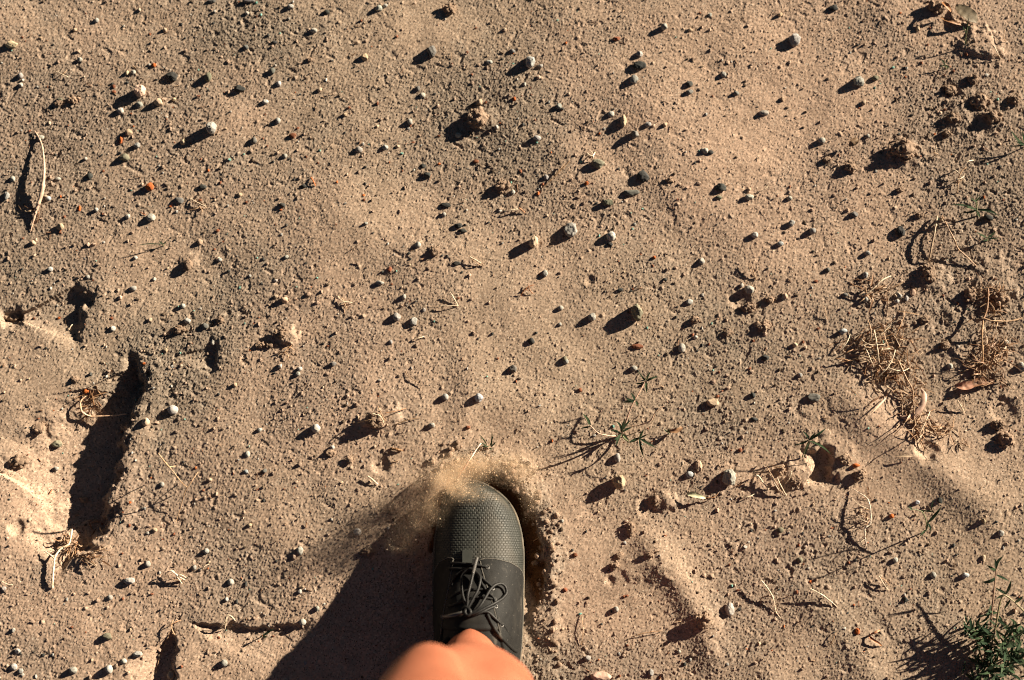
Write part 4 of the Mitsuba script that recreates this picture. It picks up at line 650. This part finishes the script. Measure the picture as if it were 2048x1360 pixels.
# shoe: an upper given by (s = distance behind the toe tip, phi = 0 outer side .. pi inner side)
SZB = 10*mm
def upper(s, phi, off=0.0):
    L, R_, Hh = fL(s), fR(s), fH(s); c, hw = (L+R_)/2, (R_-L)/2
    cs, sn = np.cos(phi), np.sin(phi)
    x = c+(hw+off)*np.sign(cs)*np.abs(cs)**0.80; z = SZB+(Hh-SZB+off)*np.abs(sn)**0.86
    x = x-0.10*(c-0.0)*0*sn
    return np.stack([SHOE_X+x, SHOE_Y-s-0*x, SHOE_Z+z], -1)
def normals(P):
    a = np.gradient(P, axis=0); b = np.gradient(P, axis=1); n = np.cross(b, a); n /= np.linalg.norm(n, axis=-1, keepdims=True)+1e-12
    return n
def quads(n, m, o=0):
    i = np.arange(n*m).reshape(n, m)+o
    return np.concatenate([np.stack([i[:-1, :-1], i[:-1, 1:], i[1:, 1:]], -1).reshape(-1, 3), np.stack([i[:-1, :-1], i[1:, 1:], i[1:, :-1]], -1).reshape(-1, 3)])
# woven toe
sv = np.concatenate([np.linspace(0.0001, 0.012, 40)[:-1], np.linspace(0.012, 0.118, 290)]); ph = np.linspace(0.0, np.pi, 400)
SS, PH = np.meshgrid(sv, ph, indexing='ij'); U0 = upper(SS, PH); N0 = normals(U0)
if N0[150, 200, 2] < 0: N0 = -N0
girth = np.concatenate([np.zeros((len(sv), 1)), np.cumsum(np.linalg.norm(np.diff(U0, axis=1), axis=2), 1)], 1); girth -= girth[:, 200:201]
CW, CH_ = 4.7*mm, 2.95*mm
arc = np.concatenate([[0], np.cumsum(np.linalg.norm(np.diff(U0[:, 200], axis=0), axis=1))])[:, None]+0*girth
row = np.floor(arc/CH_); fu = (girth/CW+0.5*(row % 2)) % 1; fv = (arc/CH_) % 1
cell = np.floor(girth/CW+0.5*(row % 2))
pil = (1-np.abs(2*fu-1)**7)*(1-np.abs(2*fv-1)**5); var = meshkit.noise(np.stack([cell*3.7, row*5.3, 0*row], -1), 3)
U0 = U0+N0*((pil*0.62+0.18*var*pil)*mm)[..., None]
scene['person__shoe__woven_toe'] = mikit.ply(trimesh.Trimesh(U0.reshape(-1, 3), quads(*U0.shape[:2]), process=False), 'weave', smooth=True)
labels['person__shoe__woven_toe'] = {'label': 'dark grey basket-woven toe of the shoe'}
# rear upper
SS, PH = np.meshgrid(np.linspace(0.095, 0.2915, 120), np.linspace(0, np.pi, 90), indexing='ij'); Ur = upper(SS, PH, -0.3*mm)
scene['person__shoe__quarter'] = mikit.ply(trimesh.Trimesh(Ur.reshape(-1, 3), quads(*Ur.shape[:2]), process=False), 'suede', smooth=True)
# eyestays: two overlay panels, raised, with a frayed pale edge
def phi_of(s, x):                                             # phi on the upper whose local x is given
    L, R_ = fL(s), fR(s); c, hw = (L+R_)/2, (R_-L)/2
    k_ = np.clip((x-c)/hw, -1, 1); return np.arccos(np.sign(k_)*np.abs(k_)**(1/0.80))
def panel(side):
    n, m = 70, 60; v = np.linspace(0, 1, m); t = np.linspace(0, 1, n)
    if side > 0:
        x_e = np.interp(v, [0, .1, .25, .5, .75, 1], np.array([50, 47, 40, 24, 10, -1])*mm); s_e = np.interp(v, [0, .08, .2, .35, .55, .8, .93, 1], np.array([114, 108, 102.5, 97.5, 92.5, 88.5, 88, 90])*mm)
        gap = lambda s: np.interp(s/mm, [85, 100, 120, 140, 170, 200], np.array([-1, 2, 9, 16, 24, 30]))*mm
    else:
        x_e = np.interp(v, [0, .25, .6, 1], np.array([-51, -46, -36, -26])*mm); s_e = np.interp(v, [0, .2, .4, .6, .85, .95, 1], np.array([112, 105, 98, 91, 87, 87.2, 89])*mm)
        gap = lambda s: np.interp(s/mm, [85, 100, 120, 140, 170, 200], np.array([-26, -27, -30, -34, -38, -40]))*mm
    s = s_e[None]*(1-t[:, None])+0.215*t[:, None]
    end = 0.0 if side > 0 else np.pi
    pg = phi_of(s, gap(s)); phi = end+(pg-end)*v[None]
    return s, phi
for side, nm in ((1, 'eyestay'), (-1, 'eyestay_001')):
    s, phi = panel(side); off = np.full(s.shape, 1.7*mm); off[0] = 0.2*mm; off[1] = 1.3*mm; off[:, -1] = 0.2*mm; off[:, -2] = 1.3*mm
    P = upper(s, phi, 0.0); N = normals(P); N *= np.sign(N[30, 30, 2]) or 1
    P = P+N*off[..., None]+N*(0.25*mm*(meshkit.noise(P*240, 6)-0.5)*2)[..., None]
    scene[f'person__shoe__{nm}'] = mikit.ply(trimesh.Trimesh(P.reshape(-1, 3), quads(*P.shape[:2]), process=False), 'suede', smooth=True)
    edge = np.vstack([P[1], P[2:46, -2]])+[0, 0, 0.2*mm]
    r = (0.42+0.3*meshkit.noise(edge*700, 3))*mm
    v, f = tube(edge, r, 6); scene[f'person__shoe__edge_thread'+('' if side > 0 else '_001')] = mikit.ply((v, f), 'edge_thread', smooth=True)
# tongue and its tab
t, v = np.meshgrid(np.linspace(0, 1, 60), np.linspace(0, 1, 40), indexing='ij'); s = 0.090+t*0.079
xa = np.interp(s/mm, [85, 100, 120, 140, 170], np.array([-29, -31, -34, -38, -40]))*mm; xb = np.interp(s/mm, [85, 100, 120, 140, 170], np.array([2, 6, 13, 20, 27]))*mm
P = upper(s, phi_of(s, xb+(xa-xb)*v), 0.0); N = normals(P); N *= np.sign(N[30, 20, 2])
pad = 1.0*mm+1.6*mm*np.sin(np.pi*v)*(0.5+0.5*np.abs(np.sin(t*np.pi*4.5)))*sst(0, .2, t)+0.5*mm*(meshkit.noise(P*180, 2)-0.5)
pad = np.where(t > .93, pad-6*mm*((t-.93)/.07)**2, pad)
P = P+N*pad[..., None]
scene['person__shoe__tongue'] = mikit.ply(trimesh.Trimesh(P.reshape(-1, 3), quads(*P.shape[:2]), process=False), 'suede', smooth=True)
def shoe_xy(zx, zy):
    """shoe coordinates (x, s) of a point of the shoe close-up; the close-up is 2.72 times the photo"""
    px, py = 700+zx/2.72, 860+zy/2.72; z = 0.06
    for _ in range(6):
        X, Y = at(px, py, z+SHOE_Z); s = np.clip(SHOE_Y-Y, 0.001, 0.285); x = X-SHOE_X
        z = float(upper(s, phi_of(s, x))[2]-SHOE_Z)
    return X, Y, z+SHOE_Z
def on_shoe(pts, lift): return np.array([[*(lambda q: (q[0], q[1], q[2]+l*mm))(shoe_xy(a, b))] for (a, b), l in zip(pts, np.broadcast_to(lift, len(pts)))])
tb = on_shoe([(638, 652), (638, 690), (638, 726)], 1.5); hw_ = 5.4*mm
tv = np.array([[p[0]+sx*hw_, p[1], p[2]+dz*mm] for p in tb for sx in (-1, 1) for dz in (-1.2, 1.0)])
tf = []
for k_ in range(2):
    a = 4*k_; b = a+4; tf += [[a+1, a+3, b+3], [a+1, b+3, b+1], [a, a+1, b+1], [a, b+1, b], [a+3, a+2, b+2], [a+3, b+2, b+3]]
tf += [[0, 2, 3], [0, 3, 1], [8, 11, 10], [8, 9, 11]]
scene['person__shoe__tongue_tab'] = mikit.ply((tv, np.array(tf)), 'weave')
# sole: a foam band that follows the outline
def ring(off, z):
    s = ss; L, R_ = fL(s), fR(s); o = np.vstack([np.stack([R_, -s], 1), np.stack([L, -s], 1)[::-1]])
    from shapely.geometry import Polygon
    pg = Polygon(o).buffer(0).buffer(off, join_style=1); ext = np.array(pg.exterior.coords)[:-1]
    d = np.concatenate([[0], np.cumsum(np.linalg.norm(np.diff(np.vstack([ext, ext[:1]]), axis=0), axis=1))]); q = np.linspace(0, d[-1], 241)[:-1]
    e = np.vstack([ext, ext[:1]]); r = np.stack([np.interp(q, d, e[:, 0]), np.interp(q, d, e[:, 1])], 1)
    k0 = np.argmin(np.hypot(r[:, 0], r[:, 1]*1.0)+1e3*(r[:, 1] < -0.03)); r = np.roll(r, -k0, 0)
    if (np.cross(r[0]-r.mean(0), r[40]-r.mean(0))) < 0: r = np.roll(r[::-1], 1, 0)
    return np.column_stack([r[:, 0]+SHOE_X, r[:, 1]+SHOE_Y, np.full(len(r), z+SHOE_Z)])
RG = [ring(.4*mm, -8*mm), ring(2.0*mm, -5*mm), ring(3.0*mm, 2*mm), ring(2.6*mm, 8*mm), ring(2.9*mm, 9.5*mm), ring(2.6*mm, 12.5*mm), ring(1.2*mm, 14*mm), ring(-2.5*mm, 14*mm)]
m_ = len(RG[0]); i = np.arange(len(RG)*m_).reshape(len(RG), m_); j = np.roll(i, -1, 1)
sf = np.concatenate([np.stack([i[:-1], j[:-1], j[1:]], -1).reshape(-1, 3), np.stack([i[:-1], j[1:], i[1:]], -1).reshape(-1, 3)])
scene['person__shoe__sole'] = mikit.ply(trimesh.Trimesh(np.vstack(RG), sf, process=False), 'sole_foam', smooth=40)
labels['person__shoe__sole'] = {'label': 'dusty grey foam sole'}
# collar round the ankle
a = np.linspace(0, 2*np.pi, 60); col_ = np.stack([-.044+.043*np.cos(a), -.113+.051*np.sin(a), .0930-.002*np.sin(a)-.008*np.cos(a)**2], 1)
v, f = tube(col_, 3.6*mm, 12, cap=False); scene['person__shoe__collar'] = mikit.ply((v, f), 'suede', smooth=True)
# laces, in the coordinates of the shoe close-up
Z5 = lambda *pp: [((820+a/4.532-700)*2.72, (1060+b/4.532-860)*2.72) for a, b in pp]
def lace(nm, pts, lift, r=1.55, mat='lace_cord', n=60):
    P = spline(on_shoe(Z5(*pts), lift), n); k_ = np.linspace(0, len(P)*1.0, len(P))
    rr = r*mm*(1+0.05*np.sin(np.arange(n)*2.6)); v, f = tube(P, rr, 10)
    key = f'person__shoe__{nm}'; c = count.get(key, 0); count[key] = c+1
    scene[key+(f'_{c:03d}' if c else '')] = mikit.ply((v, f), mat, smooth=True)
lace('lace', [(368, 300), (470, 304), (560, 312), (700, 336)], [3, 4.5, 4.5, 2.2])
lace('lace', [(352, 346), (460, 352), (575, 352)], [3, 4, 4], 1.5)
lace('lace', [(575, 352), (660, 440), (742, 510)], [4, 3.5, 2.5], 1.5)
lace('lace', [(375, 500), (440, 395), (520, 360), (590, 375)], [2.5, 4.5, 5.5, 5], 1.5)
lace('lace', [(365, 615), (440, 570), (560, 540), (735, 535)], [2.5, 3.5, 3.5, 2.5], 1.5)
lace('lace', [(350, 690), (450, 660), (600, 610), (760, 630)], [2.5, 3.5, 3.5, 2.5], 1.5)
lace('lace', [(610, 400), (690, 545), (770, 640), (775, 690)], [4, 4, 3.5, 2.2], 1.5)
lace('lace', [(520, 720), (575, 620), (625, 520), (640, 440), (605, 385), (540, 362), (490, 390), (466, 450), (470, 530), (482, 600), (515, 690)], [6, 9, 11, 12, 11, 9, 8, 8, 7, 7, 6])
lace('lace', [(540, 760), (625, 700), (680, 620), (725, 545), (775, 497), (822, 485), (866, 515), (876, 560), (845, 612), (780, 655), (690, 702), (600, 748), (545, 765)], [7, 9, 10, 11, 11, 10, 9, 8, 7, 8, 8, 8, 7], 1.6)
lace('lace', [(520, 690), (524, 610), (550, 500), (575, 395)], [7, 12, 15, 15], 1.6)
lace('lace_tip', [(574, 398), (592, 320), (612, 250)], [15, 13, 11], 1.75, 'aglet_plastic', 20)
lace('lace', [(535, 740), (505, 742), (475, 748)], [8, 8, 7], 1.6)
lace('lace_tip', [(478, 748), (400, 768), (292, 784)], [8, 9, 7], 2.1, 'aglet_plastic', 20)
lace('lace_knot', [(480, 715), (505, 700), (535, 715), (550, 745), (525, 770), (500, 745), (520, 715)], [6, 8, 9, 9, 8, 9, 8], 2.0)
lace('lace', [(560, 765), (690, 740), (770, 800), (832, 862)], [6, 4, 3, 2], 1.6)
lace('lace', [(560, 770), (650, 745), (700, 720), (775, 690)], [5, 4.5, 3.5, 2.2], 1.5)
lace('collar_cord', [(700, 760), (770, 900), (860, 1010), (960, 1100)], [2.6, 2.6, 2.6, 2.6], 2.0, 'suede')
lace('collar_cord', [(790, 800), (860, 880), (930, 1000), (985, 1110)], [2.2, 2.2, 2.2, 2.2], 1.0, 'suede')
def eyelet(cx, cy):
    a = np.linspace(0, 2*np.pi, 25); lace('eyelet', [(cx+15*math.cos(t), cy+17*math.sin(t)) for t in a], [2.2]*25, 0.7, 'aglet_plastic', 40)
for c in ((702, 337), (748, 528), (768, 632), (776, 692), (830, 860)): eyelet(*c)

# ------------------------------------------------------------------ the kicked-up dust: a cloud of fine dust and flying grains
DB = (-0.20, 0.075, -0.02, 0.185, -0.03, 0.10)                  # x0 x1 y0 y1 z0 z1
nx_, ny_, nz_ = 150, 112, 64
dx_, dy_, dz_ = np.linspace(DB[0], DB[1], nx_), np.linspace(DB[2], DB[3], ny_), np.linspace(DB[4], DB[5], nz_)
DX, DY, DZ = np.meshgrid(dx_, dy_, dz_, indexing='ij'); D3 = np.stack([DX, DY, DZ], -1)
PUFFS = [  # px, py, height mm, radius px across, radius px along, half thickness mm, strength
    (925, 940, 26, 48, 20, 16, 1.4), (985, 926, 20, 56, 16, 14, 1.0), (1040, 942, 18, 32, 24, 13, .9), (905, 968, 36, 28, 18, 14, 1.7), (932, 985, 50, 26, 14, 11, 1.5), (900, 958, 58, 26, 14, 12, 1.2),
    (868, 1014, 30, 26, 26, 13, .8), (832, 1044, 22, 28, 20, 11, .7), (806, 1088, 16, 22, 16, 9, 1.3), (785, 1010, 18, 40, 14, 9, .25), (850, 962, 22, 44, 16, 12, .45),
    (1066, 985, 15, 18, 44, 9, .4), (720, 1070, 10, 50, 18, 7, .2)]
dens = np.zeros(DX.shape)
for px, py, h, rx, ry, th_, w in PUFFS:
    c = at(px, py, h*mm); r2 = ((DX-c[0])/(rx*PX))**2+((DY-c[1])/(ry*PX))**2+((DZ-h*mm)/(th_*mm))**2
    dens += w*np.exp(-r2)
turb = 0.5*meshkit.fbm(rot(D3, 25)*75+3, 3, 61)+0.5*meshkit.fbm(rot(D3, 50)*190+3, 3, 62); dens *= np.clip((turb-0.40)*6.5, 0, 2.6)
dens = np.where(dens < 0.03, 0, dens)
for ax_i in range(3):                                          # nothing at the box's faces
    sl = [slice(None)]*3
    for e in (0, -1): sl[ax_i] = e; dens[tuple(sl)] = 0
grid = np.ascontiguousarray(dens.transpose(2, 1, 0)[..., None].astype(np.float32))
bx_ = T().translate([DB[0], DB[2], DB[4]]).scale([DB[1]-DB[0], DB[3]-DB[2], DB[5]-DB[4]])
scene['dust_medium'] = {'type': 'heterogeneous', 'albedo': {'type': 'constvolume', 'value': {'type': 'rgb', 'value': [0.91, 0.74, 0.55]}} if False else {'type': 'rgb', 'value': [0.91, 0.74, 0.55]},
    'sigma_t': {'type': 'gridvolume', 'grid': mi.VolumeGrid(grid), 'to_world': bx_}, 'scale': 40.0, 'phase': {'type': 'hg', 'g': 0.25}}
scene['dust_cloud'] = {'type': 'cube', 'to_world': T().translate([(DB[0]+DB[1])/2, (DB[2]+DB[3])/2, (DB[4]+DB[5])/2]).scale([(DB[1]-DB[0])/2, (DB[3]-DB[2])/2, (DB[5]-DB[4])/2]),
    'bsdf': {'type': 'null'}, 'interior': {'type': 'ref', 'id': 'dust_medium'}}
labels['dust_cloud'] = {'label': 'cloud of tan dust kicked up round the toe of the shoe', 'category': 'dust', 'kind': 'stuff'}
g = np.random.default_rng(91); pts = []
flat = dens.ravel()**0.8; flat = flat/flat.sum(); pick = g.choice(flat.size, 4200, p=flat); ii = np.stack(np.unravel_index(pick, dens.shape), 1)
cp = np.stack([dx_[ii[:, 0]], dy_[ii[:, 1]], dz_[ii[:, 2]]], 1)+g.normal(0, 3*mm, (4200, 3))
cp = cp[cp[:, 2] > hz(cp[:, 0], cp[:, 1])+1*mm]; m = len(cp); r = (0.20+0.62*g.random(m)**5)*mm; v0, f0 = ICO[0]
v = v0[None]*(1+g.normal(0, .2, (m, len(v0), 1)))*r[:, None, None]+cp[:, None]; f = f0[None]+(np.arange(m)*len(v0))[:, None, None]
put('flying_sand', v.reshape(-1, 3), f.reshape(-1, 3), 'stone_paint', np.repeat(np.array([0.55, 0.42, 0.29])*g.uniform(.7, 1.3, (m, 1)), len(v0), 0), smooth=False)
labels['flying_sand'] = {'label': 'grains of sand flying up round the toe of the shoe', 'category': 'sand', 'kind': 'stuff'}
